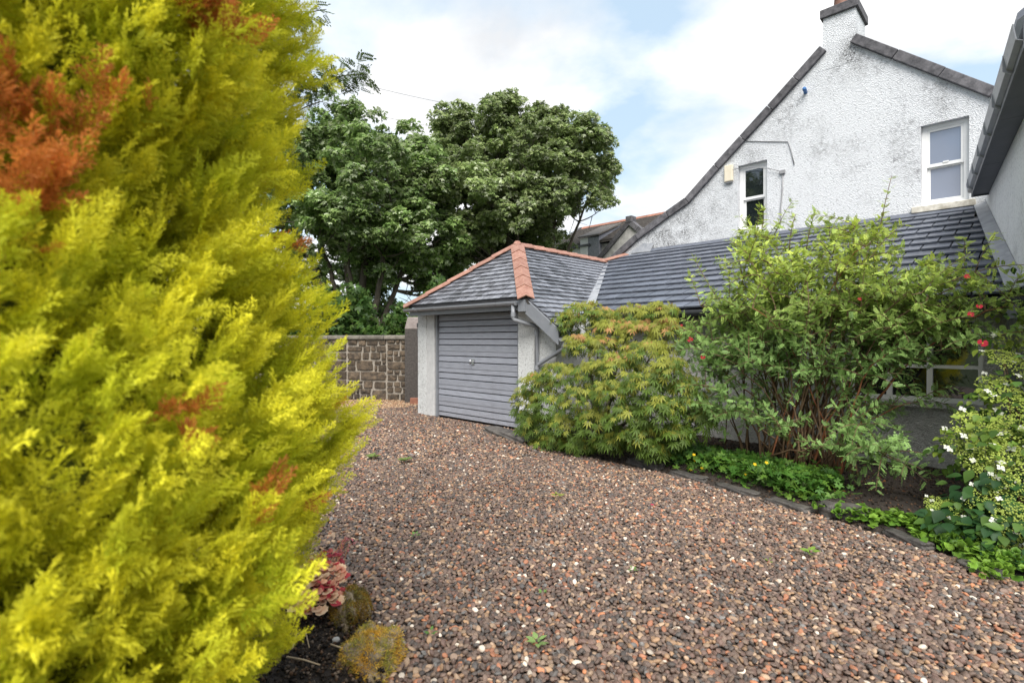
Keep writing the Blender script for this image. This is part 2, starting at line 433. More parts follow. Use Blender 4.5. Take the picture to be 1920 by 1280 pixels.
class MB:
    """collects geometry in world coordinates; build() makes ONE mesh object whose origin is at its middle"""
    def __init__(s): s.v = []; s.f = []
    def add(s, verts, faces):
        b = len(s.v)
        s.v += [tuple(float(c) for c in p) for p in verts]
        s.f += [tuple(b + i for i in f) for f in faces]
        return s
    def hexa(s, a, b):                       # bottom ring of 4, top ring of 4
        return s.add(list(a) + list(b), [(3, 2, 1, 0), (4, 5, 6, 7), (0, 1, 5, 4), (1, 2, 6, 5), (2, 3, 7, 6), (3, 0, 4, 7)])
    def box(s, s0, s1, t0, t1, z0, z1):      # box in house coordinates
        q = [(s0, t0), (s1, t0), (s1, t1), (s0, t1)]
        return s.hexa([L(a, b, z0) for a, b in q], [L(a, b, z1) for a, b in q])
    def wbox(s, x0, x1, y0, y1, z0, z1):
        q = [(x0, y0), (x1, y0), (x1, y1), (x0, y1)]
        return s.hexa([(a, b, z0) for a, b in q], [(a, b, z1) for a, b in q])
    def prism(s, poly, off):                 # polygon (world pts) extruded by vector off
        n = len(poly); p = [np.array(x, float) for x in poly]; o = np.array(off, float)
        fs = [tuple(range(n - 1, -1, -1)), tuple(range(n, 2 * n))]
        for i in range(n):
            j = (i + 1) % n
            fs.append((i, j, n + j, n + i))
        return s.add(p + [x + o for x in p], fs)
    def tube(s, pts, rad, seg=8, cap=True):
        pts = [np.array(p, float) for p in pts]
        if not hasattr(rad, '__len__'): rad = [rad] * len(pts)
        vs, fs = [], []
        ref = None
        for i, p in enumerate(pts):
            d = pts[min(i + 1, len(pts) - 1)] - pts[max(i - 1, 0)]
            d = d / (np.linalg.norm(d) + 1e-9)
            if ref is None:
                ref = np.array([1.0, 0, 0]) if abs(d[0]) < 0.8 else np.array([0, 1.0, 0])
            x = ref - d * (ref @ d); x /= (np.linalg.norm(x) + 1e-9); y = np.cross(d, x); ref = x
            for k in range(seg):
                a = 2 * PI * k / seg
                vs.append(p + (x * math.cos(a) + y * math.sin(a)) * rad[i])
        for i in range(len(pts) - 1):
            for k in range(seg):
                k2 = (k + 1) % seg
                fs.append((i * seg + k, i * seg + k2, (i + 1) * seg + k2, (i + 1) * seg + k))
        if cap:
            fs.append(tuple(range(seg - 1, -1, -1)))
            fs.append(tuple((len(pts) - 1) * seg + k for k in range(seg)))
        return s.add(vs, fs)
    def mesh(s, name, org=(0, 0, 0), inv=None):
        me = bpy.data.meshes.new(name)
        v = np.array(s.v, float) - np.array(org, float)
        me.from_pydata([tuple(p) for p in v], [], s.f)
        me.update()
        return me
    def build(s, name, mat, parent=None, smooth=False, bevel=0.0, kind=None, label=None):
        v = np.array(s.v)
        org = (v.min(0) + v.max(0)) / 2
        rot = Matrix.Identity(4)
        if parent is not None:
            rot = frame(parent).to_3x3().to_4x4()
        ri = np.array(rot.to_3x3().inverted())
        me = bpy.data.meshes.new(name)
        me.from_pydata([tuple(p) for p in (v - org) @ ri.T], [], s.f)
        me.update()
        o = link(name, me, mat, parent, Matrix.Translation(Vector(org)) @ rot)
        if smooth:
            me.polygons.foreach_set('use_smooth', [True] * len(me.polygons))
        if bevel > 0:
            b = o.modifiers.new('bevel', 'BEVEL'); b.width = bevel; b.segments = 2; b.limit_method = 'ANGLE'
        if kind: o['kind'] = kind
        if label: o['label'] = label
        return o

def set_col(me, cols):
    a = me.color_attributes.new('col', 'FLOAT_COLOR', 'POINT')
    c = np.ones((len(me.vertices), 4), np.float32); c[:, :3] = cols
    a.data.foreach_set('color', c.ravel())
def mesh_np(name, V, T, cols=None, smooth=False):
    me = bpy.data.meshes.new(name)
    V = np.asarray(V, np.float32); T = np.asarray(T, np.int32)
    me.vertices.add(len(V)); me.vertices.foreach_set('co', V.ravel())
    me.loops.add(T.size); me.loops.foreach_set('vertex_index', T.ravel())
    me.polygons.add(len(T)); me.polygons.foreach_set('loop_start', np.arange(0, T.size, 3, dtype=np.int32))
    if smooth: me.polygons.foreach_set('use_smooth', np.ones(len(T), bool))
    me.update(calc_edges=True)
    if cols is not None: set_col(me, cols)
    return me
def nrmz(a):
    return a / (np.linalg.norm(a, axis=-1, keepdims=True) + 1e-9)
def frames(d, n):
    """rotation matrices: leaf axis (+Y) along d, face normal (+Z) as near n as possible"""
    y = nrmz(np.asarray(d, float)); x = nrmz(np.cross(y, n)); z = np.cross(x, y)
    return np.stack([x, y, z], axis=-1)
def joined(tpl, R, P, sc, cols):
    """tpl=(V,T,g): copies with rotations R, places P, sizes sc, colours cols (N,3) or (N,2,3) base/tip mixed by g"""
    V, T, g = tpl
    N = len(P)
    VV = np.einsum('nij,vj->nvi', R, V) * np.asarray(sc)[:, None, None] + np.asarray(P)[:, None, :]
    TT = T[None] + (np.arange(N) * len(V))[:, None, None]
    cols = np.asarray(cols)
    if cols.ndim == 2:
        CC = np.repeat(cols[:, None, :], len(V), 1)
    else:
        CC = cols[:, 0][:, None, :] * (1 - g)[None, :, None] + cols[:, 1][:, None, :] * g[None, :, None]
    return VV.reshape(-1, 3), TT.reshape(-1, 3), CC.reshape(-1, 3)
def foliage(parent, part, stuff, tpls, which, R, P, sc, cols, mat, n_parts=300, keep=None, variants=10):
    """copies nearest the camera become parts of their own (shared meshes), the rest one stuff part"""
    R, P, sc, cols, which = map(np.asarray, (R, P, sc, cols, which))
    cp = np.array([0, 0, CAM_H])
    px = sc / np.linalg.norm(P - cp, axis=1)
    if keep is not None: px = px * keep
    order = np.argsort(-px)
    sel = order[:n_parts]; rest = order[n_parts:]
    cache = {}
    flat = cols.reshape(len(cols), -1)
    for i in sel:
        k = (int(which[i]), int(i) % variants)
        if k not in cache:
            V, T, g = tpls[k[0]]
            c = cols[i]
            cc = np.repeat(c[None], len(V), 0) if c.ndim == 1 else c[0][None] * (1 - g[:, None]) + c[1][None] * g[:, None]
            cache[k] = []
        bank = cache[k]
        # choose the nearest colour already in the bank, else add a new shared mesh
        best = None
        for (cf, me) in bank:
            d = np.abs(cf - flat[i]).max()
            if best is None or d < best[0]: best = (d, me)
        if best is None or (best[0] > 0.03 and len(bank) < 6):
            V, T, g = tpls[k[0]]
            c = cols[i]
            cc = np.repeat(c[None], len(V), 0) if c.ndim == 1 else c[0][None] * (1 - g[:, None]) + c[1][None] * g[:, None]
            me = mesh_np(part, V, T, cc)
            bank.append((flat[i], me)); best = (0, me)
        mw = Matrix.Translation(Vector(P[i])) @ Matrix(R[i].tolist()).to_4x4() @ Matrix.Scale(float(sc[i]), 4)
        link(part, best[1], mat, parent, mw)
    if len(rest) and stuff:
        vs, ts, cs, b = [], [], [], 0
        for k in range(len(tpls)):
            r = rest[which[rest] == k]
            if not len(r): continue
            a, t_, c = joined(tpls[k], R[r], P[r], sc[r], cols[r])
            vs.append(a); ts.append(t_ + b); cs.append(c); b += len(a)
        V = np.concatenate(vs); T = np.concatenate(ts); C = np.concatenate(cs)
        fi = np.array(frame(parent).inverted())
        V = V @ fi[:3, :3].T + fi[:3, 3]
        o = link(stuff, mesh_np(stuff, V, T, C), mat, parent, frame(parent))
        o['kind'] = 'stuff'
        return o
def inst_mat(name, trans, rough, spec):
    m, t, p, o = new_mat(name)
    ga = t.nodes.new('ShaderNodeAttribute'); ga.attribute_name = 'gmix'
    a = t.nodes.new('ShaderNodeAttribute'); a.attribute_type = 'INSTANCER'; a.attribute_name = 'cbase'
    b = t.nodes.new('ShaderNodeAttribute'); b.attribute_type = 'INSTANCER'; b.attribute_name = 'ctip'
    c = mixc(t, ga.outputs['Fac'], a.outputs['Color'], b.outputs['Color'])
    t.links.new(c, p.inputs['Base Color'])
    p.inputs['Roughness'].default_value = rough; p.inputs['Specular IOR Level'].default_value = spec
    tr = t.nodes.new('ShaderNodeBsdfTranslucent'); t.links.new(c, tr.inputs['Color'])
    mx = t.nodes.new('ShaderNodeMixShader'); mx.inputs[0].default_value = trans
    t.links.new(p.outputs[0], mx.inputs[1]); t.links.new(tr.outputs[0], mx.inputs[2]); t.links.new(mx.outputs[0], o.inputs['Surface'])
    return m
def inst_foliage(parent, name, tpls, which, R, P, sc, cols, mat):
    """tens of thousands of copies as ONE stuff part (geometry nodes)"""
    coll = bpy.data.collections.new(name + '_shapes')
    for k, (V, T, g) in enumerate(tpls):
        me = mesh_np(name, V, T)
        a = me.attributes.new('gmix', 'FLOAT', 'POINT'); a.data.foreach_set('value', np.asarray(g, np.float32))
        me.materials.append(mat)
        coll.objects.link(bpy.data.objects.new('%s_shape_%d' % (name, k), me))
    n = len(P); fi = np.array(frame(parent).inverted()); Pl = P @ fi[:3, :3].T + fi[:3, 3]; R = fi[:3, :3] @ R
    me = bpy.data.meshes.new(name); me.vertices.add(n); me.vertices.foreach_set('co', Pl.astype(np.float32).ravel())
    eul = np.stack([np.arctan2(R[:, 2, 1], R[:, 2, 2]), -np.arcsin(np.clip(R[:, 2, 0], -1, 1)), np.arctan2(R[:, 1, 0], R[:, 0, 0])], 1)
    def attr(nm, typ, key, arr):
        a = me.attributes.new(nm, typ, 'POINT'); a.data.foreach_set(key, arr.ravel())
    one = np.ones((n, 1))
    attr('cbase', 'FLOAT_COLOR', 'color', np.concatenate([cols[:, 0], one], 1).astype(np.float32)); attr('ctip', 'FLOAT_COLOR', 'color', np.concatenate([cols[:, 1], one], 1).astype(np.float32))
    attr('prot', 'FLOAT_VECTOR', 'vector', eul.astype(np.float32)); attr('psc', 'FLOAT', 'value', np.asarray(sc, np.float32)); attr('pidx', 'INT', 'value', np.asarray(which, np.int32))
    o = link(name, me, None, parent, frame(parent)); o['kind'] = 'stuff'
    ng = bpy.data.node_groups.new(name, 'GeometryNodeTree')
    ng.interface.new_socket('Geometry', in_out='INPUT', socket_type='NodeSocketGeometry'); ng.interface.new_socket('Geometry', in_out='OUTPUT', socket_type='NodeSocketGeometry')
    N = ng.nodes.new; K = ng.links.new
    gi = N('NodeGroupInput'); go = N('NodeGroupOutput'); mp_ = N('GeometryNodeMeshToPoints')
    ci = N('GeometryNodeCollectionInfo'); ci.inputs['Collection'].default_value = coll; ci.inputs['Separate Children'].default_value = True; ci.inputs['Reset Children'].default_value = True
    ip = N('GeometryNodeInstanceOnPoints'); ip.inputs['Pick Instance'].default_value = True
    def na(nm, typ):
        q = N('GeometryNodeInputNamedAttribute'); q.data_type = typ; q.inputs['Name'].default_value = nm; return q.outputs[0]
    er = N('FunctionNodeEulerToRotation')
    K(gi.outputs[0], mp_.inputs[0]); K(mp_.outputs[0], ip.inputs['Points']); K(ci.outputs[0], ip.inputs['Instance']); K(na('pidx', 'INT'), ip.inputs['Instance Index'])
    K(na('prot', 'FLOAT_VECTOR'), er.inputs[0]); K(er.outputs[0], ip.inputs['Rotation']); K(na('psc', 'FLOAT'), ip.inputs['Scale']); K(ip.outputs[0], go.inputs[0])
    o.modifiers.new('copies', 'NODES').node_group = ng
    return o
def bez(a, b, c, n=8):
    t = np.linspace(0, 1, n)[:, None]
    return (1 - t) ** 2 * a + 2 * t * (1 - t) * b + t * t * c

# leaf templates: (verts, tris, base-to-tip factor)
def tpl_palmate(angles, lens, wid=0.13, droop=0.25, base=0.05):
    V, T, G = [], [], []
    for a, l in zip(angles, lens):
        a = math.radians(a); dx, dy = math.sin(a), math.cos(a); nx, ny = dy, -dx
        b = len(V); wl = wid * (0.6 + 0.4 * l)
        z = lambda r: -droop * r * r
        V += [(dx * base, dy * base, 0), (dx * l * .48 + nx * wl, dy * l * .48 + ny * wl, z(l * .48) - .05), (dx * l, dy * l, z(l)), (dx * l * .48 - nx * wl, dy * l * .48 - ny * wl, z(l * .48) - .05), (dx * l * .5, dy * l * .5, z(l * .5) + .015)]
        T += [(b, b + 1, b + 4), (b + 1, b + 2, b + 4), (b + 4, b + 2, b + 3), (b, b + 4, b + 3)]
        G += [0.1, .5, 1, .5, .4]
    return np.array(V), np.array(T), np.array(G)
def tpl_round(n=9, lob=0.12, cup=0.18, heart=0.35):
    V = [(0, 0.12, 0.0)]; G = [0.2]
    for i in range(2 * n):
        a = 2 * PI * i / (2 * n)
        r = (0.5 + (lob * 0.5 if i % 2 == 0 else -lob * 0.5)) * (1 - heart * max(0, -math.cos(a)) ** 4)
        V.append((r * math.sin(a), 0.45 + r * math.cos(a), cup * (r * 2) ** 2 * .5 + 0.03 * math.cos(3 * a))); G.append(1)
    T = [(0, i + 1, (i + 1) % (2 * n) + 1) for i in range(2 * n)]
    return np.array(V), np.array(T)[:, ::-1].copy(), np.array(G)
def tpl_oval(wid=0.3, fold=0.06, droop=0.12):
    ys = [0, .18, .42, .7, 1]; ws = [0, .75, 1, .62, 0]
    V, T, G = [], [], []
    for y, q in zip(ys, ws):
        z = -droop * y * y
        V += [(-wid * q, y, z + fold * q), (0, y, z), (wid * q, y, z + fold * q)]; G += [y, y, y]
    for i in range(4):
        b = i * 3
        T += [(b, b + 1, b + 4), (b, b + 4, b + 3), (b + 1, b + 2, b + 5), (b + 1, b + 5, b + 4)]
    return np.array(V), np.array(T), np.array(G)
def tpl_pinnate(pairs=5, leaf=0.24, wid=0.085, arch=0.25, rng=None):
    V, T, G = [], [], []
    def strip(p, q, w_):
        b = len(V); V.extend([(p[0] - w_, p[1], p[2]), (p[0] + w_, p[1], p[2]), (q[0] + w_, q[1], q[2]), (q[0] - w_, q[1], q[2])])
        T.extend([(b, b + 1, b + 2), (b, b + 2, b + 3)]); G.extend([0] * 4)
    zc = lambda y: -arch * y * y
    for i in range(3):
        y0, y1 = i / 3, (i + 1) / 3
        strip((0, y0, zc(y0)), (0, y1, zc(y1)), .008)
    def leaflet(o, ang, l):
        a = math.radians(ang); dx, dy = math.sin(a), math.cos(a); nx, ny = dy, -dx
        b = len(V); tz = random.uniform(-.05, .03)
        V.extend([o, (o[0] + dx * l * .5 + nx * wid, o[1] + dy * l * .5 + ny * wid, o[2] + .025), (o[0] + dx * l, o[1] + dy * l, o[2] + tz), (o[0] + dx * l * .5 - nx * wid, o[1] + dy * l * .5 - ny * wid, o[2] + .025)])
        T.extend([(b, b + 1, b + 2), (b, b + 2, b + 3)]); G.extend([.3, .6, 1, .6])
    for i in range(pairs):
        y = 0.22 + 0.72 * i / pairs
        l = leaf * (1 - .25 * abs(i / pairs - .4))
        for sgn in (-1, 1):
            leaflet((0, y, zc(y)), sgn * (62 - 12 * i / pairs), l)
    leaflet((0, .97, zc(.97)), 0, leaf)
    return np.array(V), np.array(T), np.array(G)
def tpl_cypress(seed, side=9, sub=3, w=0.019):
    r = random.Random(seed)
    V, T, G = [], [], []
    def strip(p, q, w_, g0, g1, roll):
        p, q = np.array(p), np.array(q); d = q - p; d /= np.linalg.norm(d) + 1e-9
        x = np.cross(d, [0, 0, 1.0]); x /= np.linalg.norm(x) + 1e-9; y = np.cross(x, d)
        n = (x * math.cos(roll) + y * math.sin(roll)) * w_
        b = len(V); V.extend([p, (p + q) / 2 + n, q, (p + q) / 2 - n]); G.extend([g0, (g0 + g1) / 2, g1, (g0 + g1) / 2])
        T.extend([(b, b + 1, b + 3), (b + 3, b + 1, b + 2)])
    axis = lambda y: np.array([0.05 * math.sin(3 * y + seed), y, 0.10 * y * y])
    for i in range(5): strip(axis(i / 5), axis((i + 1) / 5), w * .9, .2 + .7 * i / 5, .2 + .7 * (i + 1) / 5, .5)
    for i in range(side):
        for sgn in (-1, 1):
            y = 0.06 + .90 * (i + (.5 if sgn > 0 else 0)) / side
            o = axis(y); l = (.40 * (1 - y) ** .7 + .07) * r.uniform(.75, 1.15)
            a = math.radians(sgn * r.uniform(32, 50)); lift = r.uniform(-.25, .35)
            d = np.array([math.sin(a), math.cos(a), lift]); d /= np.linalg.norm(d)
            g = .25 + .6 * y
            strip(o, o + d * l, w, g * .8, min(1, g + .35), r.uniform(0, PI))
            ns = max(1, int(sub * l / .3))
            for k in range(ns):
                q = o + d * l * (k + .6) / (ns + .6)
                for sg2 in (-1, 1):
                    a2 = a + math.radians(sg2 * r.uniform(28, 48)); ll = l * .36 * (1 - .5 * k / ns) * r.uniform(.7, 1.2)
                    d2 = np.array([math.sin(a2), math.cos(a2), lift + r.uniform(-.4, .4)]); d2 /= np.linalg.norm(d2)
                    strip(q, q + d2 * ll, w * .85, g, min(1, g + .45), r.uniform(0, PI))
    return np.array(V), np.array(T), np.clip(np.array(G), 0, 1)

# ------------------------------------------------------------------ ground
gm = bpy.data.meshes.new('ground')
gm.from_pydata([(-400, -200, 0), (400, -200, 0), (400, 600, 0), (-400, 600, 0)], [], [(0, 1, 2, 3)])
props(link('ground', gm, M['grass']), kind='structure')
gm.vertices.foreach_set('co', [-400, -200, -.03, 400, -200, -.03, 400, 600, -.03, -400, 600, -.03])
dm = bpy.data.meshes.new('driveway')
dm.from_pydata([(-7.5, -4, -.012), (8, -4, -.012), (8, 9, -.012), (0, 14.2, -.012), (-7.5, 14.2, -.012)], [], [(0, 1, 2, 3, 4)])
props(link('driveway', dm, M['ground']), kind='structure')

EDGE = np.array([(-6.45, 6.62), (-6.1, 6.2), (-5.34, 5.86), (-3.16, 5.74), (-1.87, 5.52), (-1.39, 5.36), (-.91, 5.18), (-.42, 5.03), (-.03, 4.85), (1.2, 4.45), (3, 4.0)])
def edge_t(s): return np.interp(s, EDGE[:, 0], EDGE[:, 1])
LBED = [(-.42, 1.4), (-.52, 2.0), (-.60, 2.45), (-.74, 2.8), (-.95, 3.05), (-1.14, 3.3), (-1.5, 3.55), (-2.2, 3.8), (-3.2, 3.9), (-4.2, 3.4), (-4.4, 2.0), (-3.6, 0.2), (-2.0, -.4), (-.9, .3)]
def in_poly(x, y, poly):
    n = len(poly); r = np.zeros(np.shape(x), bool)
    for i in range(n):
        x0, y0 = poly[i]; x1, y1 = poly[(i + 1) % n]
        c = ((y0 > y) != (y1 > y)) & (x < (x1 - x0) * (y - y0) / ((y1 - y0) + 1e-12) + x0)
        r ^= c
    return r
rng = np.random.default_rng(3)
def hnoise(x, y):
    return (np.sin(x * 9.1 + 1.3 * np.sin(y * 7)) + np.sin(y * 11.3 + 1.7 * np.sin(x * 8.3)) + .6 * np.sin(x * 23 + y * 19) + .5 * np.sin(x * 41 - y * 37)) / 3
def soil_sheet(name, pts_fn, nx, ny):
    V = []; F = []
    for i in range(nx):
        for j in range(ny):
            V.append(pts_fn(i / (nx - 1), j / (ny - 1)))
    for i in range(nx - 1):
        for j in range(ny - 1):
            F.append((i * ny + j, (i + 1) * ny + j, (i + 1) * ny + j + 1, i * ny + j + 1))
    me = bpy.data.meshes.new(name); me.from_pydata([tuple(map(float, v)) for v in V], [], F); me.update()
    me.polygons.foreach_set('use_smooth', [True] * len(me.polygons))
    return props(link(name, me, M['soil']), kind='structure')
def rb(a, b):
    s = -6.45 + a * 9.0; t0 = edge_t(s); t = t0 + b * (8.0 - t0)
    p = L(s, t, 0)
    p[2] = min(1, b * 8) * (0.05 + 0.06 * b + 0.018 * hnoise(p[0], p[1])) - (0.02 if b == 0 else 0)
    return p
soil_sheet('flower_bed', rb, 150, 40)
lbc = np.array([-2.4, 2.3])
def lb(a, b):
    n = len(LBED); f = a * n; i = int(f) % n; q = f - int(f)
    e = np.array(LBED[i]) * (1 - q) + np.array(LBED[(i + 1) % n]) * q
    p = e * (1 - b) + lbc * b
    return np.array([p[0], p[1], min(1, b * 9) * (0.05 + .05 * b + .014 * hnoise(p[0] * 1.4, p[1] * 1.4)) - (.02 if b == 0 else 0)])
soil_sheet('border_bed', lb, 181, 36)

# ------------------------------------------------------------------ gravel (stuff; real pebbles instanced on points)
def pebble_mesh(seed):
    import bmesh
    bm = bmesh.new(); bmesh.ops.create_icosphere(bm, subdivisions=2, radius=0.5)
    r = np.random.default_rng(seed)
    pl = [(nrmz(r.normal(size=3)), r.uniform(.30, .44)) for _ in range(9)]
    for v in bm.verts:
        p = np.array(v.co)
        for n, d in pl:
            k = p @ n - d
            if k > 0: p = p - n * k * .85
        v.co = p
    for f in bm.faces: f.smooth = True
    me = bpy.data.meshes.new('pebble'); bm.to_mesh(me); bm.free()
    me.materials.append(M['pebble'])
    return me
pcoll = bpy.data.collections.new('pebble_shapes')
for k in range(8):
    pcoll.objects.link(bpy.data.objects.new('pebble_shape', pebble_mesh(k + 1)))
PAL = np.array([(.095, .070, .058), (.058, .049, .045), (.135, .098, .080), (.115, .076, .063), (.075, .070, .068), (.175, .130, .100), (.26, .12, .07), (.25, .165, .10), (.32, .235, .165), (.50, .46, .40), (.135, .135, .135), (.34, .15, .075)])
PW = np.array([.19, .10, .18, .13, .05, .13, .05, .065, .06, .014, .03, .01]); PW = PW / PW.sum()
PALT = np.array([(.30, .20, .12), (.38, .27, .17), (.22, .14, .09), (.45, .36, .26), (.28, .13, .07), (.13, .10, .08)])
PWT = np.array([.3, .25, .15, .12, .1, .08])
def gravel(name, label, x, y, size, pal, pw, seed, z0=0.0):
    r = np.random.default_rng(seed)
    n = len(x)
    z = z0 + r.uniform(-.006, .012, n) + .008 * hnoise(x * .5, y * .5)
    me = bpy.data.meshes.new(name)
    me.vertices.add(n); me.vertices.foreach_set('co', np.stack([x, y, z], 1).astype(np.float32).ravel())
    def attr(nm, typ, key, arr):
        a = me.attributes.new(nm, typ, 'POINT'); a.data.foreach_set(key, np.asarray(arr, np.float32).ravel())
    c = pal[r.choice(len(pal), n, p=pw)] * np.array([.95, .90, .855]) * r.uniform(.85, 1.6, (n, 1)) * (1 + .10 * np.sin(x * 1.3 + .8 * np.sin(y * .9)) * np.sin(y * 1.1 + 2))[:, None]
    attr('pcol', 'FLOAT_COLOR', 'color', np.concatenate([c, np.ones((n, 1))], 1))
    sc = np.stack([size * r.uniform(.85, 1.5, n), size * r.uniform(.7, 1.15, n), size * r.uniform(.45, .85, n)], 1)
    attr('psc', 'FLOAT_VECTOR', 'vector', sc)
    attr('prot', 'FLOAT_VECTOR', 'vector', np.stack([r.normal(0, .38, n), r.normal(0, .38, n), r.uniform(0, 2 * PI, n)], 1))
    o = bpy.data.objects.new(name, me); COL.objects.link(o)
    props(o, label, 'gravel', None, 'stuff')
    ng = bpy.data.node_groups.new(name, 'GeometryNodeTree')
    ng.interface.new_socket('Geometry', in_out='INPUT', socket_type='NodeSocketGeometry')
    ng.interface.new_socket('Geometry', in_out='OUTPUT', socket_type='NodeSocketGeometry')
    N = ng.nodes.new; K = ng.links.new
    gi = N('NodeGroupInput'); go = N('NodeGroupOutput')
    mp_ = N('GeometryNodeMeshToPoints'); ci = N('GeometryNodeCollectionInfo'); ci.inputs['Collection'].default_value = pcoll
    ci.inputs['Separate Children'].default_value = True; ci.inputs['Reset Children'].default_value = True
    ip = N('GeometryNodeInstanceOnPoints'); ip.inputs['Pick Instance'].default_value = True
    ra = N('GeometryNodeInputNamedAttribute'); ra.data_type = 'FLOAT_VECTOR'; ra.inputs['Name'].default_value = 'prot'
    sa = N('GeometryNodeInputNamedAttribute'); sa.data_type = 'FLOAT_VECTOR'; sa.inputs['Name'].default_value = 'psc'
    er = N('FunctionNodeEulerToRotation')
    K(gi.outputs[0], mp_.inputs[0]); K(mp_.outputs[0], ip.inputs['Points']); K(ci.outputs[0], ip.inputs['Instance'])
    K(ra.outputs[0], er.inputs[0]); K(er.outputs[0], ip.inputs['Rotation']); K(sa.outputs[0], ip.inputs['Scale'])
    K(ip.outputs[0], go.inputs[0])
    o.modifiers.new('stones', 'NODES').node_group = ng
    return o
def gravel_pts(x0, x1, y0, y1, step, r):
    gx, gy = np.meshgrid(np.arange(x0, x1, step), np.arange(y0, y1, step))
    x = gx.ravel() + r.uniform(-.5, .5, gx.size) * step; y = gy.ravel() + r.uniform(-.5, .5, gy.size) * step
    s = x * ES[0] + y * ES[1]; t = x * ET[0] + y * ET[1]
    ok = ~((s > -6.45) & (t > edge_t(s) - .01)) & ~((s <= -6.4) & (s > -9.45) & (t > 6.62)) & ~in_poly(x, y, LBED)
    ok &= (np.abs(x) < y * 1.02 + 1.6) & ~((x < -3.0 - .22 * (y - 5)) & (y < 11))
    return x[ok], y[ok]
rg = np.random.default_rng(11)
x, y = gravel_pts(-3.6, 6.6, 1.9, 7.0, .0235, rg)
x2, y2 = gravel_pts(-5.6, 4.5, 7.0, 14.0, .036, rg)
x = np.concatenate([x, x2]); y = np.concatenate([y, y2])
far = y > 12.4 + .25 * np.sin(x * 5) + .12 * np.sin(x * 13)
size = np.where(y < 7, .032, .040) * rg.uniform(.75, 1.3, len(x))
gravel('gravel', 'brown and orange river gravel covering the driveway', x[~far], y[~far], size[~far], PAL, PW, 5)
gravel('pale_gravel', 'paler tan gravel along the foot of the rubble wall', x[far], y[far], size[far] * .8, PALT, PWT, 6)

# ------------------------------------------------------------------ shared roof helper
def clip_poly(poly, conv):
    def inside(p, a, b): return (b[0] - a[0]) * (p[1] - a[1]) - (b[1] - a[1]) * (p[0] - a[0]) >= -1e-9
    def inter(p, q, a, b):
        d1 = (b[0] - a[0]) * (p[1] - a[1]) - (b[1] - a[1]) * (p[0] - a[0]); d2 = (b[0] - a[0]) * (q[1] - a[1]) - (b[1] - a[1]) * (q[0] - a[0])
        k = d1 / (d1 - d2 + 1e-12)
        return (p[0] + (q[0] - p[0]) * k, p[1] + (q[1] - p[1]) * k)
    outp = poly
    for i in range(len(conv)):
        a, b = conv[i], conv[(i + 1) % len(conv)]
        src, outp = outp, []
        for j in range(len(src)):
            p, q = src[j], src[(j + 1) % len(src)]
            if inside(p, a, b):
                outp.append(p)
                if not inside(q, a, b): outp.append(inter(p, q, a, b))
            elif inside(q, a, b): outp.append(inter(p, q, a, b))
        if not outp: return []
    return outp
def area(p): return .5 * sum(p[i][0] * p[(i + 1) % len(p)][1] - p[(i + 1) % len(p)][0] * p[i][1] for i in range(len(p)))
def roof_cover(parent, part, stuff, mat, poly3, down, w_, gauge, thick, n_parts, rough=0.0, seed=1, lift=0.012, rank=None):
    """cover a planar convex roof polygon (world points) with lapped pieces; whole pieces share one mesh"""
    r = random.Random(seed)
    P3 = [np.array(p, float) for p in poly3]
    n = np.cross(P3[1] - P3[0], P3[2] - P3[0]); n /= np.linalg.norm(n)
    if n[2] < 0: n = -n
    dn = np.array(down, float); dn -= n * (dn @ n); dn /= np.linalg.norm(dn)
    ax = np.cross(dn, n)                                   # along the courses
    O = P3[0]
    conv = [((p - O) @ ax, (p - O) @ dn) for p in P3]
    if area(conv) < 0: conv = conv[::-1]
    amin, amax = min(c[0] for c in conv), max(c[0] for c in conv); bmin, bmax = min(c[1] for c in conv), max(c[1] for c in conv)
    lap = gauge * .35
    items = []
    row = 0; b1 = bmax
    while b1 > bmin + .02:
        b0 = b1 - gauge
        a = amin - w_ * (1 + (row % 2) * .5) - (r.uniform(0, w_) if rough else 0)
        while a < amax:
            wi = w_ * (1 + (r.uniform(-.22, .28) if rough else 0))
            items.append((a, a + wi, b0, b1)); a += wi
        b1 = b0; row += 1
    cache = {}; made = []
    for (a0, a1, b0, b1) in items:
        g = .009 if not rough else .005
        j = (lambda: r.uniform(-1, 1) * rough)
        q = [(a0 + g, b0 - lap), (a1 - g, b0 - lap), (a1 - g, b1 + j()), (a0 + g, b1 + j())]
        c = clip_poly(q, [(k[0], k[1]) for k in conv])
        if len(c) < 3 or abs(area(c)) < .12 * w_ * gauge: continue
        whole = abs(abs(area(c)) - abs(area(q))) < 1e-6 and not rough
        made.append((c, a0, b0, b1, whole))
    if rank is not None: made.sort(key=lambda m_: rank(O + ax * m_[1] + dn * m_[2]))
    mw_rot = Matrix([[ax[i], dn[i], n[i]] for i in range(3)]).to_4x4()
    rest = MB()
    for k, (c, a0, b0, b1, whole) in enumerate(made):
        oa, ob = a0, b0
        h = lambda bb: lift * (bb - b0) / gauge + (.002 * math.sin(a0 * 50 + b0 * 31) if rough else 0)
        if k < n_parts:
            key = 'w' if whole else k
            if whole and key in cache: me = cache[key]
            else:
                m_ = len(c)
                vs = [(p[0] - oa, p[1] - ob, h(p[1])) for p in c] + [(p[0] - oa, p[1] - ob, h(p[1]) + thick) for p in c]
                fs = [tuple(range(m_ - 1, -1, -1)), tuple(range(m_, 2 * m_))] + [(i, (i + 1) % m_, m_ + (i + 1) % m_, m_ + i) for i in range(m_)]
                me = bpy.data.meshes.new(part); me.from_pydata(vs, [], fs); me.update(); cache[key] = me
            o_ = O + ax * oa + dn * ob
            link(part, me, mat, parent, Matrix.Translation(Vector(o_)) @ mw_rot)
        else:
            w3 = [O + ax * p[0] + dn * p[1] + n * h(p[1]) for p in c]
            rest.prism(w3, n * thick)
    if rest.v and stuff:
        rest.build(stuff, mat, parent, kind='stuff')
    return n
